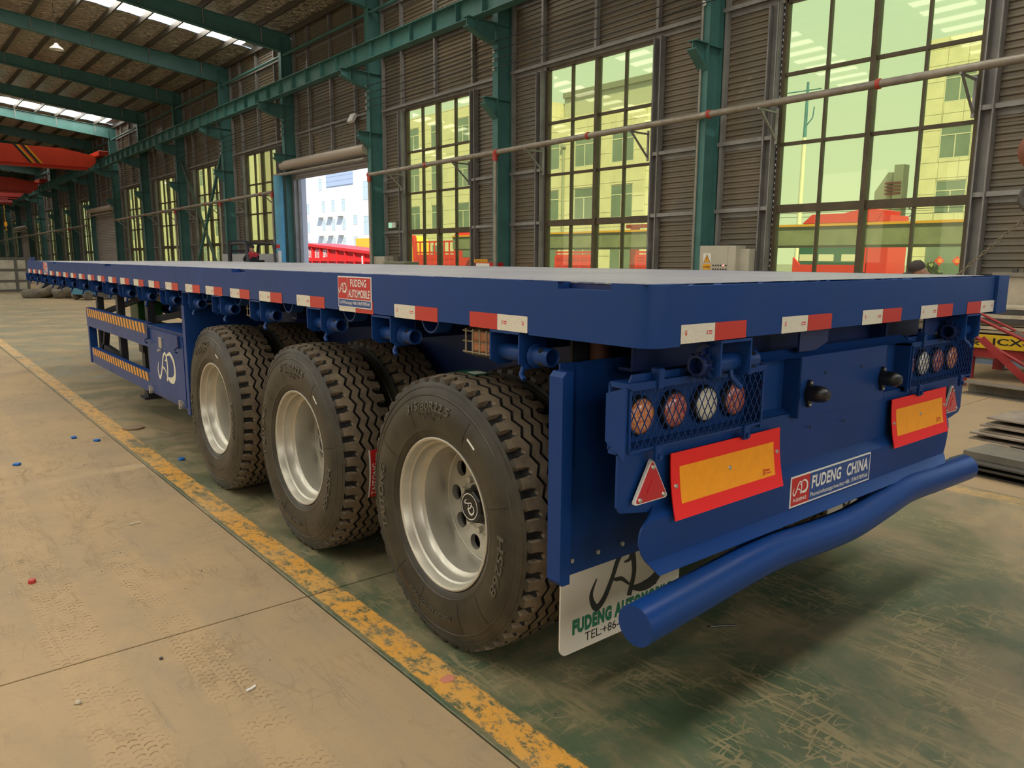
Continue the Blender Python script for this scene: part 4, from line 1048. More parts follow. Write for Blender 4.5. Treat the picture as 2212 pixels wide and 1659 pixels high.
# number-plate lamps
for x in (.985, 1.545):
    b = MB(); p = []
    for k in range(16):
        a = 2*pi*k/16; p.append((x+.022*cos(a), 1.035+(.05 if abs(sin(a)) > .8 else .036)*sin(a)))
    b.prism(p, 'y', .088, .10); b.lathe([(.09,.03),(.06,.031),(.038,.028),(.022,.019),(.018,0)], 18, 'y', (x,0,1.038)); t = tp(b, 'plate_lamp', BLACK, 40)
    q = MB()
    for z in (1.075,.996): q.lathe([(.088,.006),(.084,.005),(.083,0)], 10, 'y', (x,0,z))
    q.v = [tuple(Vector(v)-TO) for v in q.v]; q.build('screw', GALV, t)
# rear sign
b = MB(); o = Vector((.905,.0945,.622)); b.box(.905,1.500,.0945,.097,.622,.738,0); R_, U_ = Vector((1,0,0)), Vector((0,0,1))
quad(b, o+R_*.006+U_*.006, R_, U_, .123, .104, 1, .0005); quad(b, o+R_*.129+U_*.006, R_, U_, .460, .104, 2, .0005); t = tp(b, 'maker_plate', [WHITE, SIGN_RED, SIGN_BLUE])
p = MB(); put_text(p, 'FUDENG', o+R_*.143+U_*.048, R_, U_, .215, .050, .03, .06, 0, .0012); put_text(p, 'CHINA', o+R_*.402+U_*.048, R_, U_, .172, .050, .03, .06, 0, .0012)
put_text(p, 'Phone/whatsapp/wechat:+86 15969789566', o+R_*.137+U_*.012, R_, U_, .44, .022, .008, 0, 0, .0012); put_text(p, 'FUDENG', o+R_*.020+U_*.018, R_, U_, .088, .013, .02, 0, 0, .0012); put_emblem(p, o+R_*.016+U_*.044, R_, U_, .096, .048, 0, .0012)
p.v = [tuple(Vector(v)-TO) for v in p.v]; p.build('plate_lettering', WHITE, t)
# under-run tube
P = catmull([(.02,.035,.477),(.30,.045,.491),(.58,.052,.508),(.78,.058,.510),(1.0,.058,.498),(1.28,.058,.492),(1.56,.066,.512),(1.80,.075,.530),(2.1,.075,.522),(2.45,.075,.512)], 6)
b = MB(); b.tube(P, .062, 28); tp(b, 'bumper_tube', BLUE, 40)
for x in (.71, 1.55):
    b = MB(); b.box(x-.06,x+.06,.142,.24,.53,.85); b.box(x-.10,x+.10,.075,.24,.545,.557); tp(b, 'bumper_bracket', BLUE)
for x in (1.0, 2.0):
    b = MB(); b.prism([(x-.09,1.28),(x+.10,1.28),(x+.10,1.215),(x+.02,1.19),(x-.09,1.19)], 'y', .10, .108); tp(b, 'panel_bracket', BLUE_D)
b = MB(); b.box(.2,2.3,.5,.51,.9,1.28); tp(b, 'rear_crossbeam', DARKM)
# ------------------------------------------------------------------ tool box, side guard, landing legs
b = MB(); b.cbox(.02,.62,4.17,5.15,.43,.972,.006); tb = tp(b, 'tool_box', BLUE)
q = MB(); q.box(.008,.02,4.20,5.13,.455,.955); q.v = [tuple(Vector(v)-TO) for v in q.v]; q.build('box_door', BLUE, tb)
q = MB(); put_emblem(q, (.0075,4.88,.592), (0,-1,0), (0,0,1), .45, .21); q.v = [tuple(Vector(v)-TO) for v in q.v]; q.build('box_emblem', INK_CREAM, tb)
q = MB(); q.box(.0,.008,4.72,4.79,.83,.91); q.cyl((.0,4.755,.81),(-.02,4.755,.81),.012,8); q.v = [tuple(Vector(v)-TO) for v in q.v]; q.build('box_lock', GALV, tb)
for y in (5.08, 4.28):
    q = MB(); q.box(-.008,.012,y-.014,y+.014,.87,.955); q.tube([(-.01,y,.875),(-.025,y+.012,.86),(-.025,y-.012,.845),(-.01,y,.84)], .006, 6); q.v = [tuple(Vector(v)-TO) for v in q.v]; q.build('box_latch', BLUE_D, tb)
    q = MB(); q.box(-.012,.02,y-.03,y+.03,.46,.485); q.box(-.02,.0,y-.012,y+.012,.44,.5); q.v = [tuple(Vector(v)-TO) for v in q.v]; q.build('box_hinge', GALV, tb)
q = MB(); q.box(.01,.64,4.16,5.16,.972,.98); q.v = [tuple(Vector(v)-TO) for v in q.v]; q.build('box_lid', BLUE, tb)
def haz(b, y0, y1, z0, z1, x):
    n = 22; w = (y0-y1)/n
    for k in range(n):
        ya = y0-k*w; sh = .035
        b.add([(x,ya,z1),(x,ya-w*.5,z1),(x,ya-w*.5-sh,z0),(x,ya-sh,z0)], [(0,1,2,3)], 0); b.add([(x,ya-w*.5,z1),(x,ya-w,z1),(x,ya-w-sh,z0),(x,ya-w*.5-sh,z0)], [(0,1,2,3)], 1)
HZ = [mat('hazard_orange', (.75,.30,.03), .5), mat('hazard_dark', (.05,.05,.035), .5)]
for (z0, z1, s0, s1, yl) in ((.80,.985,.90,.98,7.56), (.43,.588,.515,.585,7.42)):
    b = MB(); b.sweep([(.06,z0),(.02,z0),(.02,z1),(.06,z1)], 'y', 5.16, yl, .004); g_ = tp(b, 'side_guard_rail', BLUE)
    q = MB(); haz(q, yl-.05, 5.22, s0, s1, .0145); q.v = [tuple(Vector(v)-TO) for v in q.v]; q.build('hazard_strip', HZ, g_)
b = MB(); b.box(.02,.09,7.5,7.56,.42,.985); tp(b, 'guard_end_post', BLUE)
for y in (7.45, 6.55, 5.5):
    b = MB(); b.box(.10,.16,y-.04,y+.04,.44,1.28); tp(b, 'guard_post', DARKM)
for (a, c) in (((.13,7.4,.93),(.45,7.0,1.1)),((.13,6.6,.75),(.4,6.2,.95)),((.13,7.42,.60),(.13,6.55,.55)),((.13,7.45,1.13),(.13,6.6,1.13)),((.13,5.55,.98),(.5,5.0,1.1)),((.13,7.35,.55),(.13,7.2,.80))):
    b = MB(); b.bar(a, c, .05, .05); tp(b, 'guard_brace', DARKM)
for x in (.55, 1.95):
    y = 7.42; b = MB(); b.box(x-.07,x+.07,y-.08,y+.08,.50,1.28); lg = tp(b, 'landing_leg', DARKM)
    q = MB(); q.box(x-.05,x+.05,y-.06,y+.06,.10,.52); q.box(x-.09,x+.09,y-.11,y+.11,.0,.02); q.prism([(y-.09,.02),(y+.09,.02),(y+.04,.12),(y-.04,.12)], 'x', x-.05, x+.05); q.v = [tuple(Vector(v)-TO) for v in q.v]; q.build('leg_foot', DARKM, lg)
    q = MB(); q.cbox(x-.12,x+.12,y-.22,y+.12,.84,1.05,.01); q.box(x-.2,x+.2,y-.32,y+.25,.76,.80); q.v = [tuple(Vector(v)-TO) for v in q.v]; q.build('gear_box', GREEN_M, lg)
b = MB(); b.bar((.55,7.42,.62),(1.95,7.42,.62),.06,.06); tp(b, 'leg_tie', DARKM)
b = MB(); b.box(1.0,1.5,9.2,10.6,1.09,1.12); b.cyl((1.25,10,1.12),(1.25,10,1.0),.045,16); tp(b, 'kingpin_plate', BLUE_D)
# ------------------------------------------------------------------ things against the side wall
def wt(name, label, cat, s, n, z=0, group=None): return thing(name, label, cat, HW(s, n, z) if z else Vector((HW(s,n,0).x, HW(s,n,0).y, 0)), TH, group)
t = wt('control_cabinet', 'beige electric cabinet with yellow warning sign and button rows beside a teal column', 'cabinet', -.58, .12)
q = MB(); q.cbox(-.12,.2,-.40,.38,.72,1.76,.006); q.box(-.1,.18,-.38,.36,0,.72); q.build('cabinet_body', CABW, t)
q = MB(); q.box(-.128,-.12,-.24,.36,.76,1.73); q.build('cabinet_door', CABW, t)
q = MB(); q.cbox(.0,.2,-.60,-.40,.74,1.70,.005); q.build('side_box', CABW, t)
LQ, UQ = Vector((0,-1,0)), Vector((0,0,1))
q = MB(); o = Vector((-.129,.29,1.44)); quad(q, o, LQ, UQ, .17, .18, 0); quad(q, o+UQ*-.12, LQ, UQ, .17, .11, 1)
q.add([o+LQ*.01+UQ*.012+Vector((-.001,0,0)), o+LQ*.16+UQ*.012+Vector((-.001,0,0)), o+LQ*.085+UQ*.165+Vector((-.001,0,0))], [(0,1,2)], 2)
q.add([o+LQ*.025+UQ*.022+Vector((-.002,0,0)), o+LQ*.145+UQ*.022+Vector((-.002,0,0)), o+LQ*.085+UQ*.143+Vector((-.002,0,0))], [(0,1,2)], 1)
q.add([o+LQ*a+UQ*b+Vector((-.003,0,0)) for a, b in ((.095,.118),(.07,.075),(.083,.075),(.072,.03),(.102,.082),(.088,.082))], [(0,1,2,3,4,5)], 2)
put_text(q, '当心触电', o+LQ*.012+UQ*-.09, LQ, UQ, .146, .042, .02, 0, 2, .001); q.build('warning_sign', [WHITE, YEL, INK_BLK], t)
for r in range(3):
    for c in range(6):
        q = MB(); q.cyl((-.128,.06-.055*c,1.40-.07*r),(-.142,.06-.055*c,1.40-.07*r),.013,8); q.build('push_button', emis('red_indicator', (1,.08,.1), 1.5) if (r, c) == (0, 4) else BLACK, t)
t = wt('hydrant_cabinet', 'red and white hydrant cabinet at the foot of the teal column between two windows', 'cabinet', 6.25, .1)
q = MB(); q.cbox(-.12,.12,-.42,.42,.55,1.40,.006); q.box(-.1,.1,-.4,.4,0,.55); q.build('cabinet_body', SIGN_RED, t)
q = MB(); q.box(-.128,-.12,-.16,.38,.6,1.38); q.build('cabinet_door', WHITE, t); q = MB(); q.box(-.131,-.128,-.10,.32,.68,1.30); q.build('door_glass', GREYD, t)
q = MB(); q.box(-.10,-.09,-.05,.5,1.40,1.48); q.build('yellow_notice', YEL, t)
q = MB(); put_text(q, '消火栓使用方法', (-.101,.46,1.415), LQ, UQ, .47, .045, .01); q.build('notice_lettering', INK_BLK, t)
t = wt('switch_box', 'beige switch cabinet right of the open roller door', 'cabinet', 11.25, .1)
q = MB(); q.cbox(-.12,.2,-.12,.5,.3,1.55,.006); q.box(-.1,.2,-.1,.45,0,.3); q.build('cabinet_body', CABW, t); q = MB(); q.cbox(.0,.2,-.42,-.12,.6,1.54,.005); q.build('side_box', GREYM, t); q = MB(); q.box(-.122,-.12,.2,.38,1.1,1.3); q.build('warning_sticker', YEL, t)
t = wt('workbench_box', 'long low green grey box left of the window trucks, beside the switch cabinet', 'box', 10.2, -.1); q = MB(); q.cbox(-.2,.3,-.6,.5,0,1.36,.01); q.build('box_body', mat('box_grey_green', (.25,.27,.2), .5), t); q = MB(); q.cbox(-.22,.32,-.62,.52,1.36,1.40,.01); q.build('box_lid', bpy.data.materials['box_grey_green'], t)
t = wt('exit_lamp', 'small emergency exit lamp with a green running man on the cladding', 'lamp', 11.3, .42, 2.62)
q = MB(); q.cbox(-.03,.03,-.15,.02,-.08,.08,.005); q.build('lamp_case', WHITE, t); q = MB(); q.cbox(-.03,.03,.04,.22,-.08,.08,.005); q.build('green_sign', emis('exit_green', (.05,.6,.3), .6), t)
t = wt('flood_lamp', 'square white flood lamp above the open roller door', 'lamp', 13.4, .3, 6.02); q = MB(); q.box(-.05,.05,-.16,.16,-.14,.14); q.build('lamp_head', WHITE, t, rot=(0,.5,0)); q = MB(); q.bar((.02,0,0),(.2,0,-.1),.03,.03); q.build('lamp_arm', GALVW, t)
# straw broom
t = wt('straw_broom', 'upturned straw broom leaning on the cladding right of the hydrant cabinet', 'broom', 5.0, .3)
q = MB(); q.tube([(0,0,0),(.1,0,.8)], .014, 8); q.build('broom_handle', TIMBER, t)
q = MB()
for k in range(90):
    a, e = random.uniform(-.35,.35), random.uniform(.25,.62); q.tube([(.1+random.uniform(-.02,.02),random.uniform(-.03,.03),.75),(.1+random.uniform(-.06,.1),a*e,.8+e)], .003, 3)
o = q.build('broom_bristles', STRAW, t); o['kind'] = 'stuff'

# ------------------------------------------------------------------ overhead cranes
def bridge(s, label, hoist, z0=7.02, colm=ORANGE):
    o = HW(s, -.6, 7.6); t = thing('bridge_crane', label, 'crane', o, TH)
    b = MB(); P = [(-.35,-.58),(-1.55,-.78),(-22.5,-.78),(-22.5,.42),(-2.3,.30),(-.55,-.05),(-.30,-.10)]
    b.prism([(x,z) for x,z in ((-.35,-.30),(-.62,-.58),(-22.5,-.58),(-22.5,.45),(-2.0,.36),(-.5,.10),(-.35,.08))], 'y', -.18, .18)
    b.box(-22.5,-.75,-.05,.05,-.72,-.58); b.box(-22.5,-.95,-.24,.24,-.75,-.72); b.build('crane_girder', colm, t)
    q = MB()
    for k in range(2):
        x = -3.1-.38*k
        for off, m in ((0,1),(.11,0)):
            q.add([(x-off-.62,-.182,.36),(x-off-.62-.16,-.182,.37),(x-off-.16+.1,-.182,-.56),(x-off+.1,-.182,-.56)], [(0,1,2,3)], m)
    q.build('hazard_stripe', [INK_BLK, YEL], t)
    q = MB(); q.cbox(-.38,.14,-1.1,1.1,.03,.30,.02); q.build('end_carriage', colm, t)
    for y in (-.85,.85):
        w = MB(); w.lathe([(-.06,0),(-.06,.12),(-.04,.14),(.04,.14),(.06,.12),(.06,0)], 20, 'x', (0,y,.12)); w.build('crane_wheel', GREYD, t, smooth=40)
    if hoist:
        q = MB(); q.cyl((-2.4,0,-1.0),(-1.2,0,-1.0),.22,18); q.box(-2.1,-1.5,-.2,.2,-.9,-.62); q.build('hoist_body', mat('hoist_maroon', (.20,.02,.02), .5), t, smooth=40)
        q = MB(); q.tube([(-1.8,0,-1.1),(-1.8,0,-2.6)], .02, 6); q.prism([(-1.9,-2.6),(-1.7,-2.6),(-1.7,-2.9),(-1.8,-3.0),(-1.9,-2.9)], 'y', -.08, .08); q.tube([(-1.8,0,-2.9),(-1.8,0,-3.1),(-1.72,0,-3.2),(-1.8,0,-3.3),(-1.88,0,-3.22)], .03, 8); q.build('hoist_hook', YEL, t)
bridge(41.2, 'nearest orange bridge crane girder with yellow and black stripes, upper left', False)
bridge(59.5, 'second orange bridge crane girder behind the nearest one', False)
bridge(66, 'farthest dark red bridge crane with a hoist hanging below its girder', True, colm=mat('crane_dark_red', (.33,.025,.02), .5))
t = thing('pendant_lamp', 'round white pendant lamp hanging from the roof, upper left', 'lamp', HW(22.0, -6.15, 8.72)); q = MB(); q.lathe([(.0,.22),(.05,.2),(.14,.08),(.2,.05),(.2,0)], 20, 'z'); q.build('lamp_shade', WHITE, t, smooth=50); q = MB(); q.cyl((0,0,.2),(0,0,1.5),.01,6); q.build('lamp_cable', DARKM, t)

# hook and sling chain hanging at the right edge
t = thing('crane_hook', 'rusty crane hook block hanging at the right edge above the steel rack', 'hook', (6.08,.995,2.2))
q = MB(); q.tube([(0,0,.45),(0,0,6.0)], .012, 6); q.build('hook_rope', DARKM, t)
q = MB(); q.lathe([(-.10,0),(-.10,.10),(-.04,.17),(.04,.17),(.10,.10),(.10,0)], 20, 'x', (0,0,.23)); q.build('pulley_block', mat('hook_rust', (.22,.08,.04), .6), t, smooth=40)
q = MB(); q.tube(catmull([(0,0,.08),(0,0,-.04),(.0,.09,-.10),(0,.11,-.19),(0,.03,-.27),(0,-.07,-.23),(0,-.10,-.14)], 5), [.03]*30+[.02], 10); q.build('hook', GREYD, t, smooth=50)
def chain(name, label, p0, p1, sag=0.):
    p0, p1 = Vector(p0), Vector(p1); t = thing(name, label, 'chain', p0); n = int((p1-p0).length/.036); d = (p1-p0).normalized(); a = d.cross(Vector((0,0,1))).normalized(); b_ = a.cross(d)
    me = []
    for f in (0, 1):
        q = MB(); w = a if f == 0 else b_; P = []
        for k in range(8): th = 2*pi*k/8; P.append(d*(.026*cos(th))+w*(.013*sin(th)))
        q.tube(P+[P[0]], .0048, 5, False); me.append(q.mesh('chain_link', CHAIN))
    for k in range(min(n, 290)): obj('chain_link', me[k%2], t, (p1-p0)*((k+.5)/n)+Vector((0,0,-sag*sin(pi*(k+.5)/n))))
chain('sling_chain', 'long sling chain running from the crane hook down behind the trailer', (6.06,1.0,1.93), (6.0,1.62,1.28))
chain('sling_chain', 'short sling chain hanging from the crane hook at the right edge', (6.08,.99,1.93), (6.3,.90,1.2))

# ------------------------------------------------------------------ steel stock beyond the rear end
def member(name, label, cat, p0, p1, w, h, m, group=None, kind='c'):
    p0, p1 = Vector(p0), Vector(p1); c = p0; b = MB(); d = (p1-p0)
    a = Vector((d.y,-d.x,0)).normalized(); u = Vector((0,0,1))
    prof = {'c': [(-w/2,0),(w/2,0),(w/2,.012),(-w/2+.012,.012),(-w/2+.012,h-.012),(w/2,h-.012),(w/2,h),(-w/2,h)],
            'i': [(-w/2,0),(w/2,0),(w/2,.012),(.006,.012),(.006,h-.012),(w/2,h-.012),(w/2,h),(-w/2,h),(-w/2,h-.012),(-.006,h-.012),(-.006,.012),(-w/2,.012)],
            'b': [(-w/2,0),(w/2,0),(w/2,h),(-w/2,h)]}[kind]
    n = len(prof); vs = [a*x+u*z for x, z in prof]+[d+a*x+u*z for x, z in prof]
    b.add(vs, [tuple(range(n)), tuple(range(n,2*n))]+[(i,(i+1)%n,n+(i+1)%n,n+i) for i in range(n)])
    o = b.build(name, m, None, c); tag(o, label, cat, group); return o
yv = Vector((.32,-1,0)).normalized()*-1
def along(x, y, z, L, ang): return (x,y,z), (x+L*sin(ang), y-L*cos(ang), z)
ang = -.10
for (x, y, z, w, h, m, kind, lab) in (
    (4.43,.86,.0,.16,.05,GREYD,'c','lowest dark channel of the floor stack, nearest the bumper'),
    (4.45,.81,.052,.28,.045,GREYD,'c','second dark channel from below in the floor stack'),
    (4.60,.75,.099,.38,.05,GREYM,'b','flat dark bar in the floor stack with a wide dusty top'),
    (4.95,.87,.152,.26,.055,PINKB,'i','lowest of the three pinkish beams on top of the floor stack'),
    (5.05,.82,.209,.34,.055,PINKB,'i','middle one of the three pinkish beams on top of the floor stack'),
    (5.17,.78,.266,.52,.055,PINKB,'i','topmost beam of the floor stack, with a wide pale top')):
    a, b_ = along(x, y, z, 2.6, ang); member('steel_channel', lab, 'steel beam', a, b_, w, h, m, None, kind)
for (x, y, h, lab) in ((4.95,.6,.15,'packing bar in front under the pinkish beams of the floor stack'),(5.3,.5,.26,'packing bar behind under the pinkish beams of the floor stack')):
    a, b_ = along(x, y, 0, 2.2, ang); member('packing_bar', lab, 'steel beam', a, b_, .2, h, GREYD, None, 'b')
a, b_ = along(8.0,2.08,.0,2.6,-.12); member('steel_channel', 'single grey channel lying on the floor in front of the red rack', 'steel beam', a, b_, .2, .14, GREYM, None, 'c')
q = MB(); q.box(-.02,.02,-.12,.12,0,.02); o = q.build('steel_offcut', GREYD, None, (6.3,1.95,0)); tag(o, 'small dark steel offcut on the floor near the trailer corner', 'offcut')
t = thing('caster_wheel', 'small red and black caster wheel at the right edge in front of the rack', 'wheel', (7.42,1.0,0), .4)
q = MB(); q.lathe([(-.03,.05),(-.03,.085),(-.02,.1),(.02,.1),(.03,.085),(.03,.05)], 24, 'x', (0,0,.1)); q.build('wheel_tread', BLACK, t, smooth=40); q = MB(); q.lathe([(-.025,0),(-.025,.05),(.025,.05),(.025,0)], 20, 'x', (0,0,.1)); q.cyl((-.05,0,.1),(.3,-.25,.1),.015,8); q.build('wheel_hub', REDF, t)
# red rack carrying steel sheets
t = thing('steel_rack', 'red steel rack of legs and rails by the wall, loaded with sheets', 'rack', (9.5,1.4,0), TH)
for (x, y) in ((-.2,1.12),(1.0,1.12),(-.2,-1.4),(1.0,-1.4)):
    q = MB(); q.box(x-.06,x+.06,y-.06,y+.06,0,.42); q.build('rack_leg', REDF, t)
for x in (-.2,1.0): q = MB(); q.box(x-.05,x+.05,-1.5,1.06,.29,.41); q.build('rack_rail', REDF, t)
for y in (1.12,-1.4): q = MB(); q.box(-.2,1.0,y-.05,y+.05,.30,.40); q.build('rack_rail', REDF, t)
for k, (z, h, m, y0, n, lab) in enumerate(((.60,.035,TIMBER,1.15,9.32,'lowest pale sheet on the red rack'),(.645,.04,TIMBER,1.2,9.30,'second pale sheet from below on the red rack'),(.695,.03,TIMBER,1.12,9.34,'third sheet from below on the red rack'),(.73,.055,GREYD,1.3,9.28,'lower dark bar lying on the sheets of the red rack'),(.79,.05,TIMBER,1.2,9.30,'pale sheet between the two dark bars on the red rack'),(.845,.055,GREYD,1.35,9.3,'upper dark bar on the pile of the red rack'),(.905,.03,TIMBER,1.1,9.32,'topmost pale sheet on the red rack'))):
    q = MB(); q.box(0,.68,-2.6,y0,0,h); o = q.build('steel_sheet', m, None, (n,1.4,z), (0,0,TH)); tag(o, lab, 'sheet')
q = MB(); q.box(0,.05,-2.6,1.14,0,.17); o = q.build('sign_beam', mat('worn_yellow', (.72,.47,.01), .55, var=.9, vs=5, col2=(.60,.38,.02)), None, (9.22,1.4,.41), (0,0,TH)); tag(o, 'worn yellow beam with black characters on the red rack', 'beam')
p = MB(); put_text(p, '装', (-.001,1.12,.03), LQ, UQ, .14, .12, .015); put_text(p, 'JCX-G2', (-.001,.86,.025), LQ, UQ, .66, .11, .025); p.build('beam_lettering', INK_BLK, o)
q = MB(); q.box(0,.6,-2.6,1.1,0,.17); o = q.build('packing_block', GREYD, None, (9.4,1.4,.425), (0,0,TH)); tag(o, 'dark packing layer behind the yellow lettered beam', 'block')
t = thing('red_trestle', 'red tubular frame with sloping bars leaning in front of the rack', 'frame', (8.5,1.6,0), 0)
for p0, p1, r in (((0,.72,.89),(0,-.4,.40),.02),((.1,.70,.93),(.1,-.4,.42),.015),((-.05,.70,.68),(-.05,-.3,.15),.02)):
    q = MB(); q.tube([p0,p1], r, 10); q.build('frame_tube', REDF, t, smooth=40)
q = MB(); q.bar((-.08,.50,.60),(-.08,-.05,.12),.03,.075); q.build('frame_strut', REDF, t)
q = MB(); q.bar((.05,.2,.70),(.05,-.35,.30),.02,.05); q.build('frame_strut', GREYM, t)
for y in (.70,-.4): q = MB(); q.box(-.06,.12,y-.02,y+.02,0,.9 if y > 0 else .42); q.build('frame_post', REDF, t)
q = MB(); q.box(0,.03,-2.5,1.25,0,.42); o = q.build('leaning_plate', mat('pale_plate', (.42,.36,.26), .55, var=.25, vs=4), None, (10.05,1.35,.88), (0,.12,TH)); tag(o, 'tall pale metal plate standing behind the rack by the wall', 'plate')
q = MB(); q.box(-.02,.08,-2.5,1.25,0,.05); o = q.build('angle_bar', GREYM, None, (10.08,1.35,1.305), (0,0,TH)); tag(o, 'grey angle bar capping the pale plate behind the rack', 'bar')
for k in range(5):
    q = MB(); q.cbox(-.03,.03,-.03,.03,0,.055+.02*(k%2),.004); o = q.build('steel_block', GREYD, None, (10.12,2.36-.11*k-.02*(k%3),1.356), (0,0,TH+.1*k)); tag(o, 'small dark steel block in the row on the angle bar by the wall', 'block', 'steel blocks in a row on the angle bar')

# ------------------------------------------------------------------ far left: stacked cargo sides, tyres, tow cart
CS = mat('weathered_board', (.42,.39,.31), .75, var=.5, vs=3, col2=(.30,.27,.21)); CF = mat('dark_frame', (.075,.07,.06), .6)
for gi, (x1, lab) in enumerate(((3.1,'grey cargo side gate at the far end of the hall, right one by the tyres'),(.66,'grey cargo side gate at the far end of the hall, cut by the left edge'),(-1.78,'grey cargo side gate farther left of the frame edge'))):
    t = thing('cargo_gate', lab, 'gate', (x1-1.2,37,0))
    for x in (-1.16,-.05 if gi else .75,1.16):
        q = MB(); q.box(x-.05,x+.05,-.06,.06,0,1.45); q.build('gate_post', CF, t)
    for z in (.02,.42,.88,1.36): q = MB(); q.box(-1.2,1.2,-.045,.045,z,z+.09); q.build('gate_rail', CF, t)
    for k, z in enumerate((.11,.51,.97)):
        for (xa, xb) in ((-1.11,-.10 if gi else .70),(.0 if gi else .80,1.11)):
            q = MB(); q.box(xa,xb,-.02,.0,z,z+.37+(0 if k else -.05)); q.build('gate_board', CS, t)
def old_tyre(loc, rot, lab):
    q = MB(); q.lathe([(-.11,.3),(-.14,.33),(-.15,.40),(-.13,.48),(-.09,.51),(0,.52),(.09,.51),(.13,.48),(.15,.40),(.14,.33),(.11,.3),(.08,.34),(.09,.45),(0,.48),(-.09,.45),(-.08,.34),(-.11,.3)], 40, 'z')
    o = q.build('used_tyre', [RUB_OLD], None, loc, rot, 35); tag(o, lab, 'tyre'); return o
old_tyre((2.65,31.4,.15),(0,0,0),'dusty used tyre lying flat on the floor, leftmost of the pile')
old_tyre((3.05,31.0,.42),(0,-.62,.2),'dusty used tyre leaning on the flat one, second from the left')
old_tyre((3.42,30.2,.36),(.12,-.45,.1),'dusty used tyre leaning with its opening towards the camera, front of the pile')
old_tyre((3.85,30.7,.15),(0,0,.4),'dusty used tyre lying flat at the right of the pile')
CARTB = mat('cart_blue', (.06,.22,.32), .45, var=.3, vs=3)
t = thing('tow_cart', 'small blue tow cart with grey wheels beyond the side guard', 'cart', (4.0,28.9,0), .35)
q = MB(); q.cbox(-.55,.35,-.4,.4,.18,.50,.02); q.build('cart_body', CARTB, t); q = MB(); q.box(-.5,.3,-.35,.35,.50,.53); q.build('cart_deck', mat('cart_light_blue', (.2,.45,.6), .5), t)
for (x, y) in ((.45,-.36),(.45,.36),(-.4,.36),(-.4,-.36)):
    q = MB(); r = .30 if x > 0 else .16; q.lathe([(-.07,0),(-.07,r-.06),(-.06,r-.02),(-.03,r),(.03,r),(.06,r-.02),(.07,r-.06),(.07,0)], 28, 'y', (x,y,r)); q.build('cart_wheel', RUB_OLD, t, smooth=35)
q = MB(); q.box(.3,.8,-.3,.3,.3,.42); q.tube([(.5,0,.42),(.6,0,.95)], .02, 8); q.build('cart_chassis', DARKM, t)

# ------------------------------------------------------------------ forklift and the flat bed behind it
FB = mat('forklift_blue', (.015,.09,.45), .4)
ft = thing('forklift', 'blue forklift with black overhead guard beyond the trailer, driver inside', 'forklift', (7.55,23.1,0), 0)
q = MB(); q.cbox(-.52,.52,-1.0,.75,.25,.62,.03); q.cbox(-.52,.52,-1.15,-.45,.62,1.12,.06); q.cbox(-.5,.5,.45,.85,.62,1.05,.03); q.build('forklift_body', FB, ft)
for (x, y, r) in ((-.5,.62,.33),(.5,.62,.33),(-.45,-.75,.27),(.45,-.75,.27)):
    q = MB(); q.lathe([(-.1,0),(-.1,r-.08),(-.08,r-.02),(-.04,r),(.04,r),(.08,r-.02),(.1,r-.08),(.1,0)], 28, 'x', (x,y,r)); q.build('forklift_wheel', BLACK, ft, smooth=35)
q = MB()
for x in (-.44,.44):
    q.tube([(x,.80,1.0),(x,.52,1.86),(x,.40,1.93),(x,-.72,1.93),(x,-.80,1.86),(x,-.98,1.1)], .045, 8)
for y in (.4,.15,-.1,-.35,-.6): q.box(-.44,.44,y-.02,y+.02,1.91,1.945)
q.build('overhead_guard', DARKM, ft, smooth=40)
q = MB()
for x in (-.3,.3): q.box(x-.05,x+.05,1.02,1.14,.08,2.02)
for z in (.2,1.0,1.7,2.0): q.box(-.3,.3,1.05,1.11,z-.04,z+.04)
q.build('mast', DARKM, ft); q = MB()
for x in (-.25,.25): q.box(x-.05,x+.05,1.16,2.2,.06,.10); q.box(x-.05,x+.05,1.14,1.18,.06,.55)
q.build('fork', GREYD, ft)
q = MB(); q.cbox(-.25,.25,-.45,.02,.98,1.06,.02); q.cbox(-.25,.25,-.52,-.42,1.06,1.42,.02); q.build('seat', BLACK, ft)
q = MB(); q.tube([(0,.55,1.0),(0,.36,1.22)], .02, 8); P = [(.16*cos(2*pi*k/16), .36+.05*sin(2*pi*k/16)*1.6, 1.24+.13*sin(2*pi*k/16)) for k in range(17)]; q.tube(P, .012, 6, False); q.build('steering_wheel', BLACK, ft)
t = thing('flat_bed', 'grey and blue flat bed body parked behind the forklift', 'truck bed', (8.6,26.2,0), TH)
q = MB(); q.box(-.03,.03,-2.7,2.5,1.22,1.62); q.build('bed_side', mat('bed_grey', (.33,.34,.36), .6), t); q = MB(); q.box(-.02,.8,-2.7,2.5,.7,1.20); q.build('bed_base', FB, t); q = MB(); q.box(-.05,.03,-2.77,-2.7,.6,1.72); q.build('bed_stake', WHITE, t)
for y in (-2.2,1.9): q = MB(); q.lathe([(-.1,0),(-.1,.30),(-.05,.34),(.05,.34),(.1,.30),(.1,0)], 24, 'x', (.3,y,.34)); q.build('bed_wheel', BLACK, t, smooth=35)

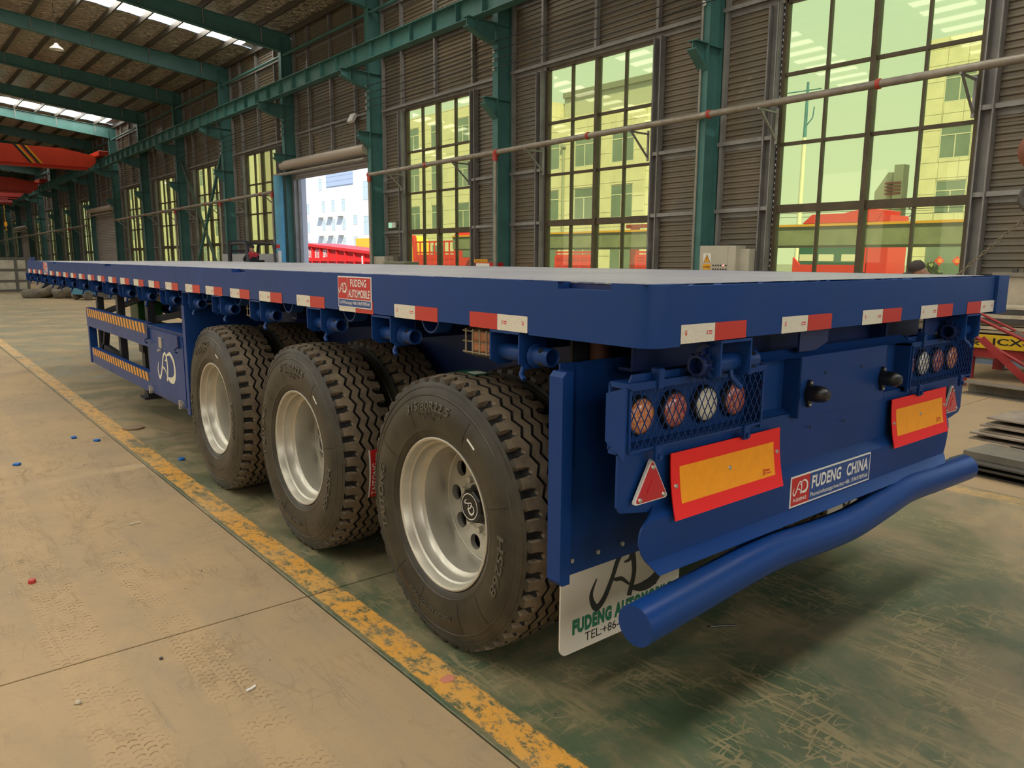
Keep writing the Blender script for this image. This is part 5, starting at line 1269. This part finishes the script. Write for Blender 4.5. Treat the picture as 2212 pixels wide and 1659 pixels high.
# ------------------------------------------------------------------ people
def person(name, label, bones, regions, mats, loc, rz, extra=None):
    names = list(bones); idx = {n: i for i, n in enumerate(names)}
    me = bpy.data.meshes.new(name); me.from_pydata([bones[n][0] for n in names], [(idx[bones[n][2]], idx[n]) for n in names if bones[n][2]], [])
    o = bpy.data.objects.new('tmp_body', me); COL.objects.link(o); m = o.modifiers.new('s', 'SKIN'); m.use_smooth_shade = True
    for i, n in enumerate(names):
        r = bones[n][1]; sv = me.skin_vertices[0].data[i]; sv.radius = r if isinstance(r, tuple) else (r, r); sv.use_root = (i == 0)
    m2 = o.modifiers.new('u', 'SUBSURF'); m2.levels = 2; m2.render_levels = 2
    dg = bpy.context.evaluated_depsgraph_get(); dg.update(); out = bpy.data.meshes.new_from_object(o.evaluated_get(dg)); bpy.data.objects.remove(o)
    out.name = name; out.materials.clear()
    for q in mats: out.materials.append(q)
    pts = [(Vector(bones[n][0]), Vector(bones[bones[n][2]][0]) if bones[n][2] else Vector(bones[n][0]), regions.get(n, 0)) for n in names]
    for p in out.polygons:
        c = p.center; best = None
        for a, b_, r in pts:
            d = b_-a; t = max(0, min(1, (c-a).dot(d)/d.length_squared)) if d.length_squared > 1e-9 else 0; q = (c-a-d*t).length
            if best is None or q < best[0]: best = (q, r)
        p.material_index = best[1]; p.use_smooth = True
    b = obj(name, out, None, loc, (0,0,rz)); tag(b, label, 'person'); return b
def hand(B, side, wrist, d, prev):     # palm, four fingers, thumb
    d = Vector(d).normalized(); w = Vector(wrist); s = d.cross(Vector((0,0,1))).normalized()
    B['palm'+side] = (w+d*.06, .028, prev)
    for k in range(4):
        base = w+d*.095+s*(k-1.5)*.019; L = (.062,.072,.068,.052)[k]
        B['f%d%s' % (k, side)] = (base, .0095, 'palm'+side); B['g%d%s' % (k, side)] = (base+d*L*.6+Vector((0,0,-.012)), .0085, 'f%d%s' % (k, side)); B['h%d%s' % (k, side)] = (base+d*L*.9+Vector((0,0,-.035)), .007, 'g%d%s' % (k, side))
    B['t'+side] = (w+d*.05+s*.04, .011, 'palm'+side); B['u'+side] = (w+d*.085+s*.055+Vector((0,0,-.01)), .009, 't'+side)
# driver seated in the forklift, leaning on the wheel (faces +y, towards the mast)
B = {}
B['pelvis'] = ((0,0,.0), (.15,.12), None); B['waist'] = ((0,.02,.16), (.145,.105), 'pelvis'); B['chest'] = ((0,.05,.36), (.165,.115), 'waist'); B['collar'] = ((0,.07,.48), (.12,.08), 'chest')
B['neck'] = ((0,.09,.55), .052, 'collar'); B['skull'] = ((0,.12,.63), (.072,.082), 'neck'); B['crown'] = ((0,.12,.72), (.066,.078), 'skull'); B['nose'] = ((0,.205,.645), .014, 'skull')
for sd, x in (('l',-1),('r',1)):
    B['ear'+sd] = ((x*.078,.115,.655), .012, 'skull')
    B['sh'+sd] = ((x*.17,.06,.44), .062, 'collar'); B['el'+sd] = ((x*.22,.24,.28), .048, 'sh'+sd); B['wr'+sd] = ((x*.12,.44,.27), .034, 'el'+sd); hand(B, sd, (x*.12,.44,.27), (-x*.2,1,.1), 'wr'+sd)
    B['hip'+sd] = ((x*.10,.04,-.02), .09, 'pelvis'); B['kn'+sd] = ((x*.14,.46,-.02), .065, 'hip'+sd); B['an'+sd] = ((x*.14,.52,-.42), .045, 'kn'+sd); B['toe'+sd] = ((x*.14,.68,-.46), .04, 'an'+sd)
reg = {n: 0 for n in B}
for n in B:
    if n in ('collar','shl','shr'): reg[n] = 2
    if n in ('waist','chest','ell','elr','wrl','wrr'): reg[n] = 1
    if n[:3] in ('pel','hip','kn'+n[2:3]) or n.startswith('kn') or n.startswith('an'): reg[n] = 3
    if n.startswith('toe'): reg[n] = 4
pd = person('person', 'driver in a red and navy jacket leaning over the wheel inside the forklift', B, reg, [SKIN, NAVY, RJACK, TROUS, BLACK], (7.55,22.9,1.14), 0)
q = MB(); q.lathe([(.0,.078),(.03,.082),(.07,.072),(.10,.04),(.11,0)], 16, 'z', (0,.105,.66)); q.build('hair', HAIR, pd, smooth=60)
q = MB()
for x in (-.03,.03): q.lathe([(-.004,0),(0,.007),(.004,0)], 8, 'y', (x,.193,.672))
q.build('eye', BLACK, pd)
# worker bending behind the trailer, cap and green camouflage jacket (local +y is where he faces)
B = {}
B['pelvis'] = ((0,0,.86), (.15,.12), None); B['waist'] = ((0,.06,1.0), (.145,.11), 'pelvis'); B['chest'] = ((0,.20,1.16), (.175,.125), 'waist'); B['collar'] = ((0,.30,1.26), (.13,.085), 'chest')
B['neck'] = ((0,.37,1.31), .055, 'collar'); B['skull'] = ((0,.45,1.37), (.074,.085), 'neck'); B['crown'] = ((0,.49,1.44), (.066,.078), 'skull'); B['nose'] = ((0,.545,1.335), .015, 'skull')
for sd, x in (('l',-1),('r',1)):
    B['ear'+sd] = ((x*.080,.44,1.385), .012, 'skull')
    B['sh'+sd] = ((x*.19,.25,1.24), .068, 'collar'); B['el'+sd] = ((x*.26,.36,.97), .05, 'sh'+sd); B['wr'+sd] = ((x*.16,.58,.88), .034, 'el'+sd); hand(B, sd, (x*.16,.58,.88), (-x*.2,1,-.3), 'wr'+sd)
    B['hip'+sd] = ((x*.10,.0,.82), .095, 'pelvis'); B['kn'+sd] = ((x*.12,.08,.47), .066, 'hip'+sd); B['an'+sd] = ((x*.12,-.02,.09), .046, 'kn'+sd); B['toe'+sd] = ((x*.13,.15,.045), .042, 'an'+sd)
reg = {n: 0 for n in B}
for n in B:
    if n in ('waist','chest','collar','shl','shr','ell','elr','wrl','wrr'): reg[n] = 1
    if n.startswith(('pel','hip','kn','an')): reg[n] = 2
    if n.startswith('toe'): reg[n] = 3
pw = person('person', 'worker in a dark cap and green camouflage jacket bending down behind the trailer', B, reg, [SKIN, CAMO, TROUS, BLACK], (8.36,2.42,.0), .88)
q = MB(); q.lathe([(.0,.086),(.02,.092),(.06,.088),(.10,.062),(.118,0)], 20, 'z'); q.prism([(-.06,.07),(.06,.07),(.045,.155),(-.045,.155)], 'z', -.004, .008); c = q.build('cap', CAPM, pw, (0,.472,1.40), (-.35,0,0), 50)
q = MB()
for x in (-.03,.03): q.lathe([(-.004,0),(0,.007),(.004,0)], 8, 'y', (x,.535,1.375))
q.build('eye', BLACK, pw)

# ------------------------------------------------------------------ small litter on the floor
def bit(name, label, cat, x, y, fn, m, rz=0., group=None):
    q = MB(); fn(q); o = q.build(name, m, None, (x,y,0), (0,0,rz), 40); tag(o, label, cat, group); return o
BL = mat('blue_scrap', (.01,.12,.42), .5)
for x, y, l in ((-.46,5.81,'blue plastic chip on the concrete, left of the yellow line, far one'),(-.33,5.58,'blue plastic chip on the edge of the yellow line'),(-.14+.18,4.54,'blue plastic chip on the green paint'),(-.94,5.12,'blue plastic chip on the concrete near the left edge')):
    bit('plastic_chip', l, 'chip', x, y, lambda q: q.cbox(-.02,.02,-.022,.022,0,.018,.004), BL, random.random())
bit('rubber_disc', 'flat brown oval rubber piece on the green paint', 'disc', .0+.02, 5.91, lambda q: q.lathe([(0,0),(0,.085),(.012,.09),(.018,.07),(.012,0)], 24, 'z'), mat('rubber_brown', (.25,.17,.10), .8))
bit('bottle_cap', 'small red bottle cap on the dusty concrete, lower left', 'cap', -1.15, 2.70, lambda q: q.lathe([(0,0),(0,.017),(.014,.016),(.018,.012),(.018,0)], 18, 'z'), mat('cap_red', (.45,.04,.03), .4))
bit('wood_splinter', 'dark wood splinter on the concrete left of the line', 'splinter', -.58, 3.25, lambda q: q.bar((-.03,0,.004),(.03,.01,.004),.012,.008), TIMBER)
bit('paper_roll', 'thin pale paper stick on the concrete, bottom middle', 'stick', -.68, 1.18, lambda q: q.tube([(-.018,0,.005),(0,.003,.005),(.018,.012,.005)], .0045, 8), WHITE)
bit('pebble', 'pale pebble on the concrete near the bottom left', 'pebble', -1.17, 1.47, lambda q: q.lathe([(0,.006),(.004,.011),(.010,.008),(.013,0)], 10, 'z'), TIMBER)
bit('dark_pebble', 'dark pebble below the floor joint', 'pebble', -.87, 1.60, lambda q: q.lathe([(0,.006),(.004,.008),(.008,.006),(.010,0)], 8, 'z'), GREYD)
bit('wire_piece', 'thin black wire piece on the green floor under the bumper', 'wire', 1.02, .42, lambda q: q.tube([(-.05,.03,.004),(.0,0,.004),(.04,-.03,.004)], .004, 6), BLACK)
bit('red_patch', 'faded pink paint flake on the yellow line', 'flake', -.10, .81, lambda q: q.prism([(-.025,-.02),(.01,-.025),(.03,-.005),(.022,.018),(-.005,.02),(-.03,.008)], 'z', .0005, .0018), mat('pink_flake', (.55,.2,.13), .7))
for k in range(40):
    x, y = random.uniform(-1.5,3), random.uniform(-.1,3.2); r = random.uniform(.002,.005)
    bit('grit', 'tiny grit grain on the hall floor', 'grit', x, y, lambda q: q.lathe([(0,r*.6),(r*.5,r),(r,0)], 6, 'z'), GREYD if k % 3 else TIMBER, random.random()*6, 'grit grains on the floor')
# ------------------------------------------------------------------ outside: buildings, vehicles, poles
def out(name, label, cat, s, n, group=None):
    p = ORG + DIR*s + NRM*n; return thing(name, label, cat, (p.x, p.y, -.15), TH, group)
def facade(root, s0, s1, z1, wins, tw, th, wall_m, depth=10., tiles=True, z0=0., x0=0., side=True, gm=None):
    cs = (s0+s1)/2; L = s1-s0
    b = MB(); b.box(x0, x0+depth, -L/2, L/2, z0, z1); b.build('building_wall', BJOINT if tiles else wall_m, root)
    W = [(c-cs-w/2, c-cs+w/2, zb, zb+h) for c, w, zb, h in wins]
    if tiles:
        zs = [z0]
        while zs[-1] < z1-.05: zs.append(min(zs[-1]+th, z1))
        n = max(1, round(L/tw)); ss = [-L/2+L*k/n for k in range(n+1)]; cnt = 0; cache = {}
        for za, zb in zip(zs, zs[1:]):
            for sa, sb in zip(ss, ss[1:]):
                rects = [(sa,sb,za,zb)]
                for (wa,wb,wc,wd) in W:
                    R = []
                    for (a,b_,c,d) in rects:
                        if b_ <= wa or a >= wb or d <= wc or c >= wd: R.append((a,b_,c,d)); continue
                        if a < wa-.05: R.append((a,wa,c,d))
                        if b_ > wb+.05: R.append((wb,b_,c,d))
                        aa, bb = max(a,wa), min(b_,wb)
                        if c < wc-.05: R.append((aa,bb,c,wc))
                        if d > wd+.05: R.append((aa,bb,wd,d))
                    rects = R
                for (a,b_,c,d) in rects:
                    k = (round(b_-a,3), round(d-c,3))
                    if k not in cache:
                        q = MB(); q.box(-.06,.0,-(b_-a)/2+.012,(b_-a)/2-.012,-(d-c)/2+.012,(d-c)/2-.012); cache[k] = q.mesh('facade_tile', wall_m)
                    obj('facade_tile', cache[k], root, (x0,(a+b_)/2,(c+d)/2)); cnt += 1
    if side:
        q = MB(); n = int(depth/1.3); m = int((z1-z0)/th)
        for k in range(n):
            for j in range(m): q.box(x0+depth*k/n+.012, x0+depth*(k+1)/n-.012, -L/2-.06, -L/2, z0+(z1-z0)*j/m+.012, z0+(z1-z0)*(j+1)/m-.012)
        o = q.build('side_tiles', wall_m, root); o['kind'] = 'stuff'
    cf = {}
    for (c,w,zb,h) in wins:
        if (w,h) not in cf:
            q = MB(); t = .06
            for bx in ((-w/2,-w/2+t,0,h),(w/2-t,w/2,0,h),(-w/2,w/2,0,t),(-w/2,w/2,h-t,h),(-w/2,w/2,h*.68,h*.68+t),(-.03,.03,0,h*.68)): q.box(-.03,.0,*bx)
            g_ = MB(); g_.box(-.012,-.004,-w/2,w/2,0,h); cf[(w,h)] = (q.mesh('office_window', BFR), g_.mesh('glass', gm or BWIN))
        f = obj('office_window', cf[(w,h)][0], root, (x0, c-cs, zb)); obj('glass', cf[(w,h)][1], f)
A1 = out('office_building', 'beige tiled office building seen through the middle window, low front block', 'building', 28, 25)
facade(A1, 21.9, 34.1, 10.95, [(c,1.85,z,2.05) for c in (23.75,27.03,30.3,33.0) for z in (.9,4.25,7.65)], 1.22, .92, BWALL)
q = MB(); q.box(5,12,-4.6,6.1,10.9,13.6); q.build('setback_block', mat('grey_block', (.42,.42,.38), .7), A1); q = MB(); q.box(4.8,12,-4.7,6.1,13.6,14.0); q.build('parapet', mat('dark_parapet', (.2,.2,.18), .7), A1)
for y, zt in ((-2.2,9.3),(.9,9.0)): q = MB(); q.tube([(-.14,y,0),(-.14,y,zt)], .09, 10); q.cbox(-.3,-.05,y-.18,y+.18,zt,zt+.25,.02); q.build('drain_pipe', mat('drain_grey', (.3,.32,.28), .6) if y < 0 else bpy.data.materials['drain_grey'], A1, smooth=40)
A2 = out('office_building', 'taller beige tiled office building seen through the window right of the open door', 'building', 44.3, 25)
facade(A2, 34.3, 54.3, 13.3, [(c,1.7,z,2.0) for c in (36.9,40.3,43.8,47.2,50.5) for z in (.7,4.0,7.2,10.45)], 1.34, 1.1, BWALL)
Cb = out('office_building', 'beige tiled building filling the right of the nearest large window', 'building', 3.6, 39)
facade(Cb, -4.4, 11.6, 14.9, [(c,1.75,z,2.0) for c in (9.65,5.9,2.1,-1.7) for z in (4.5,7.8,11.1)], 1.15, .95, BWALL)
q = MB(); q.box(-.10,-.06,4.6,7.1,0,2.9); d_ = q.build('entrance_door', BWIN, Cb); q = MB()
for y in (5.25,6.25): q.add([(-.11,y-.3,1.65),(-.11,y,1.35),(-.11,y+.3,1.65),(-.11,y,1.95)], [(0,1,2,3)], 0); put_text(q, '福', (-.112,y+.14,1.52), LQ, UQ, .28, .26, .01, 0, 1)
q.build('red_door_paper', [TRUCKR, YEL], d_)
Bb = out('office_building', 'white building with small windows seen through the open roller door', 'building', 115, 53)
wins = [(c,1.3,z,1.95) for c in (112.6,116.4,120) for z in (3.2,6.45,9.7)]+[(108.6,1.5,z,1.6) for z in (3.6,7.2,.4)]+[(104.7,2.3,z,3.0) for z in (1.0,5.5,11.1)]+[(121,1.3,13.6,2.0),(126.3,1.3,9.6,1.9),(126.3,1.3,6.2,1.9),(126.3,1.3,2.8,1.9)]
facade(Bb, 98, 134, 17.2, wins, 2, 2, BWHITE, 12, False, side=False, gm=mat('office_glass_pale', (.5,.6,.62), .15))  # pane colour lightened to paint in the overexposed glare outside
q = MB(); q.box(-.1,.0,-7,2.6,13.95,16.4); gb = q.build('glazed_panel', mat('panel_joint', (.30,.36,.45), .4), Bb)
q = MB(); q.box(-.02,0,-.57,.57,-.37,.37); tm = q.mesh('panel_tile', mat('panel_blue_grey', (.40,.47,.58), .3))
for k in range(8):
    for j in range(3): obj('panel_tile', tm, gb, (-.1,-6.4+1.2*k,14.36+.82*j))
for c in (112.6,116.4,120):
    for z in (5.5,8.75): q = MB(); q.prism([(0,z),(0,z+.35),(-.8,z)], 'y', c-115-.9, c-115+.9); q.build('window_awning', BFR, Bb)
q = MB(); q.tube([(-.1,3.1,0),(-.1,3.1,13)], .07, 8); q.build('drain_pipe', BFR, Bb)
D_ = out('office_building', 'long beige building far along the yard, glimpsed through the receding windows', 'building', 111.5, 25)
facade(D_, 80, 143, 14, [(c,2.2,z,2.0) for c in range(84,142,5) for z in (1,4.4,7.8,11.2)], 5, 3.4, BWALL, 3., side=False)
# sign pylon, street lamp, wires, shrub
t = out('sign_pylon', 'tall beige sign pylon with red bands seen through the nearest window', 'pylon', 15.8, 45)
q = MB(); q.prism([(.0,0),(1.15,0),(1.15,6.6),(.28,7.9),(.0,7.9)], 'x', 0, .8); q.build('pylon_slab', BWALL, t); q = MB(); q.box(-.4,.5,-.95,-.3,0,8.35); q.build('pylon_slab', BWALL, t)
for k in range(4): q = MB(); q.box(-.5,.6,-.85,.25,6.3+.24*k,6.44+.24*k); q.build('red_band', REDF, t)
q = MB(); put_text(q, 'H', (-.42,.12,4.9), (0,0,1), (0,1,0), .7, .4, .02); put_text(q, 'I', (-.42,.12,4.2), (0,0,1), (0,1,0), .2, .4, .02); put_text(q, 'T', (-.42,.12,3.3), (0,0,1), (0,1,0), .6, .4, .02); q.build('pylon_lettering', GREYD, t)
t = out('street_lamp', 'tall white and blue street lamp pole seen through the nearest window', 'lamp post', 11.1, 24)
q = MB(); q.tube([(0,0,0),(0,0,7.6)], [.13,.10], 12); q.build('lamp_pole', WHITE, t, smooth=40); q = MB(); q.tube([(0,0,7.6),(0,0,10.2)], [.09,.06], 10); q.tube([(0,-.7,9.8),(0,1.3,9.85)], .03, 8); q.tube([(0,0,8.1),(0,-.35,8.5),(0,-.4,9.0)], .03, 8); q.build('lamp_arm', CARTB, t, smooth=40)
q = MB(); q.cbox(-.1,.1,1.1,1.7,9.8,9.92,.03); q.build('lamp_head', WHITE, t)
for k, (za, zb) in enumerate(((4.95,4.7),(4.55,4.4),(4.3,4.1))):
    p0 = ORG+DIR*24+NRM*35; p1 = ORG+DIR*-6+NRM*35; q = MB(); q.tube([(0,0,za), p1-p0+Vector((0,0,zb))], .018, 5); o = q.build('power_line', DARKM, None, p0); tag(o, ['highest','middle','lowest'][k]+' of three thin power lines behind the nearest window', 'cable')
def shrub(lab, s, n, r, h):
    t = out('shrub', lab, 'shrub', s, n); q = MB()
    for k in range(420):
        a, e = random.uniform(0,2*pi), random.uniform(-.4,1.4); rr = r*random.uniform(.5,1); c = Vector((rr*cos(a)*cos(e), rr*sin(a)*cos(e), h+rr*sin(e))); d = Vector((random.uniform(-1,1),random.uniform(-1,1),random.uniform(-1,1))).normalized()*.12; e2 = d.cross(Vector((.3,.2,1))).normalized()*.06
        q.add([c-d,c+e2,c+d,c-e2], [(0,1,2,3)])
    q.build('foliage', LEAF, t); q = MB(); q.tube([(0,0,0),(0,0,h)], .06, 8); q.build('stem', TIMBER, t)
shrub('round green shrub behind the window at the right', 1.3, 14.5, .5, 1.1)
shrub('dark green tree top rising behind the red truck roof', 14.0, 48, 1.6, 5.2)
# girder on trestles
t = out('steel_girder', 'long grey green box girder with a yellow top edge lying outside the windows', 'girder', 8, 10)
GG = mat('girder_grey_green', (.24,.26,.19), .6, var=.3, vs=2); q = MB(); q.box(0,.8,-13,13.3,2.1,2.66); q.box(.1,.7,-13,13.3,2.03,2.1); q.build('girder_web', GG, t); q = MB(); q.box(-.06,.86,-13,13.3,2.66,2.73); q.build('girder_flange', YEL, t)
for y in (-12,-1.1,7.9): q = MB(); q.box(.1,.7,y-.2,y+.2,0,2.03); q.build('trestle', GG, t)
def stake_body(name, lab, s, n, L, top, head=0, mh=1.3):
    t = out(name, lab, 'truck', s, n); q = MB(); q.box(0,2.2,-L/2,L/2,.9,1.05); q.build('bed_floor', TRUCKR, t)
    k = int(L/.45)
    for j in range(k+1): q = MB(); y = -L/2+L*j/k; q.box(-.03,.03,y-.03,y+.03,.9,top); q.build('stake', TRUCKR, t)
    for z in (1.05,1.32,1.6,1.9,top-.08): q = MB(); q.box(-.015,.015,-L/2,L/2,z,z+.09 if z > 1.1 else z+.22); q.build('side_rail', TRUCKR, t)
    q = MB(); q.box(.0,.01,-L/2,L/2,1.0,1.85); q.build('side_sheet', TRUCKR, t)
    if head:
        p = [(.0,.9),(2.0,.9),(2.0,top+.3),(1.6,top+.55),(.4,top+.55),(0,top+.3)]; q = MB(); q.prism(p, 'y', -L/2-.05, -L/2); q.build('head_board', TRUCKR, t)
        q = MB(); q.cbox(.0,2.1,-L/2-1.9,-L/2-.15,.6,2.5,.08); q.build('cab', TRUCKR, t); q = MB(); q.box(-.01,.0,-L/2-1.6,-L/2-.7,1.7,2.3); q.build('cab_window', BWIN, t)
    for y in (-L/2+.6, L/2-.6): q = MB(); q.lathe([(-.12,0),(-.12,.42),(-.06,.46),(.06,.46),(.12,.42),(.12,0)], 20, 'x', (.2,y,.46)); q.build('truck_wheel', BLACK, t, smooth=35)
stake_body('stake_truck', 'red stake truck seen through the window right of the open door', 25.0, 11.5, 3.6, 2.55, 1)
stake_body('barred_truck', 'red barred truck body low behind the left half of the middle window', 15.4, 12.5, 2.6, 1.75)
stake_body('barred_truck', 'red barred truck body low behind the right half of the middle window', 10.4, 12.5, 3.0, 1.80)
q = MB(); q.box(0,.3,-2.6,2.6,2.95,3.1); o = q.build('red_boom', REDF, None, ORG+DIR*10.3+NRM*13+Vector((0,0,-.15)), (0,0,TH)); tag(o, 'dark red horizontal boom just above the girder behind the middle window', 'boom')
q = MB(); q.box(0,.25,-.15,.15,0,2.95); obj('boom_post', q.mesh('boom_post', REDF), o, (0,-2.2,0)); obj('boom_post', bpy.data.meshes['boom_post'], o, (0,2.2,0))
# tipper body behind the open door
t = out('dump_truck', 'red dump truck with white characters outside the open roller door', 'truck', 35, 11)
def top(y): return 2.02+.066*(y+4.4)
q = MB(); q.prism([(-4.5,.75),(4.6,.75),(4.6,top(4.6)),(-4.5,top(-4.5))], 'x', .05, 2.3); q.build('tipper_body', TRUCKR, t)
n = 8; rib = MB()
for k in range(n+1):
    y = 4.5-9*k/n; q = MB(); q.box(-.05,.05,y-.06,y+.06,.75,top(y)-.12); q.build('side_rib', TRUCKR, t)
q = MB(); q.add([(-.1,-4.5,top(-4.5)-.17),(-.1,4.6,top(4.6)-.17),(-.1,4.6,top(4.6)),(-.1,-4.5,top(-4.5)),(.1,-4.5,top(-4.5)-.17),(.1,4.6,top(4.6)-.17),(.1,4.6,top(4.6)),(.1,-4.5,top(-4.5))], [(0,1,2,3),(4,5,6,7),(0,1,5,4),(2,3,7,6)]); q.build('top_rail', TRUCKR, t)
q = MB(); q.box(-.04,.05,-4.5,4.5,1.42,1.52); q.build('mid_rail', TRUCKR, t)
q = MB()
for k, ch in enumerate('劲自卸'): y = 4.5-9*k/n-.28; put_text(q, ch, (.049,y,1.62), LQ, UQ, .62, .58, .02)
q.build('body_lettering', WHITE, t); q = MB(); q.box(-.06,.0,-3.35,-3.2,.8,1.75); q.build('white_stripe', WHITE, t)
for y in (-3.4,-1.9,3.2): q = MB(); q.lathe([(-.14,0),(-.14,.44),(-.07,.5),(.07,.5),(.14,.44),(.14,0)], 20, 'x', (.4,y,.5)); q.build('truck_wheel', BLACK, t, smooth=35)
t = out('mobile_crane', 'yellow and red crane upper parts standing behind the dump truck', 'crane', 35.5, 14)
q = MB(); q.box(0,1.5,-5.2,4,.6,1.2); q.build('crane_chassis', TRUCKR, t); q = MB(); q.box(.1,1.2,-.9,2.6,1.2,2.95); q.build('crane_cover', CRY, t); q = MB(); q.prism([(-4.6,1.2),(-4.6,2.55),(-4.1,3.0),(-1.9,2.75),(-1.6,1.2)], 'x', .1, 1.3); q.build('crane_cab', CRY, t)
q = MB(); q.bar((.0,-4.8,2.9),(.0,-1.9,2.7),.25,.25); q.bar((.0,-4.8,2.9),(.0,-4.9,1.2),.2,.2); q.bar((0,-1.3,1.2),(0,-1.2,2.9),.2,.2); q.build('crane_arm', TRUCKR, t)
for y in (-4,3): q = MB(); q.lathe([(-.14,0),(-.14,.44),(-.07,.5),(.07,.5),(.14,.44),(.14,0)], 20, 'x', (.4,y,.5)); q.build('crane_wheel', BLACK, t, smooth=35)
# red truck cab behind the girder in the nearest window
t = out('truck_cab', 'red truck cab with a roof deflector behind the girder in the nearest window', 'truck', 3.9, 13)
q = MB(); q.cbox(0,1.8,-1.2,1.15,.45,1.15,.08); q.cbox(.05,1.8,-1.2,1.15,1.15,2.9,.12); q.build('cab_shell', TRUCKR, t)
q = MB(); q.box(-.02,.04,-1.08,1.03,1.50,2.45); q.build('windscreen', mat('windscreen_teal', (.03,.13,.12), .15), t)
q = MB(); q.prism([(-1.25,1.75),(-1.0,1.5),(.95,1.5),(1.2,1.75),(1.2,1.0),(-1.25,1.0)], 'x', -.12, -.02); q.build('front_mask', TRUCKR, t)
for y in (-.75,.05,.75): q = MB(); q.box(-.03,-.02,y-.28,y+.25,1.62,1.85); q.build('paper_sheet', WHITE, t)
q = MB(); q.prism([(1.05,2.9),(-1.5,2.9),(-1.7,3.25),(-1.2,3.35),(-.4,3.2),(.7,3.2)], 'x', .1, 1.5); q.build('roof_deflector', TRUCKR, t); q = MB(); q.box(.2,1.6,-1.9,-1.25,.5,3.1); q.build('body_front', TRUCKR, t)
for y in (-.95,.9): q = MB(); q.lathe([(-.45,0),(-.45,.4),(.45,.4),(.45,0)], 20, 'y', (.8,y,.42)); 
for y in (-1.0,.95):
    q = MB(); q.lathe([(-.12,0),(-.12,.4),(-.06,.44),(.06,.44),(.12,.4),(.12,0)], 20, 'y', (.8,y,.44)); q.build('truck_wheel', BLACK, t, smooth=35)
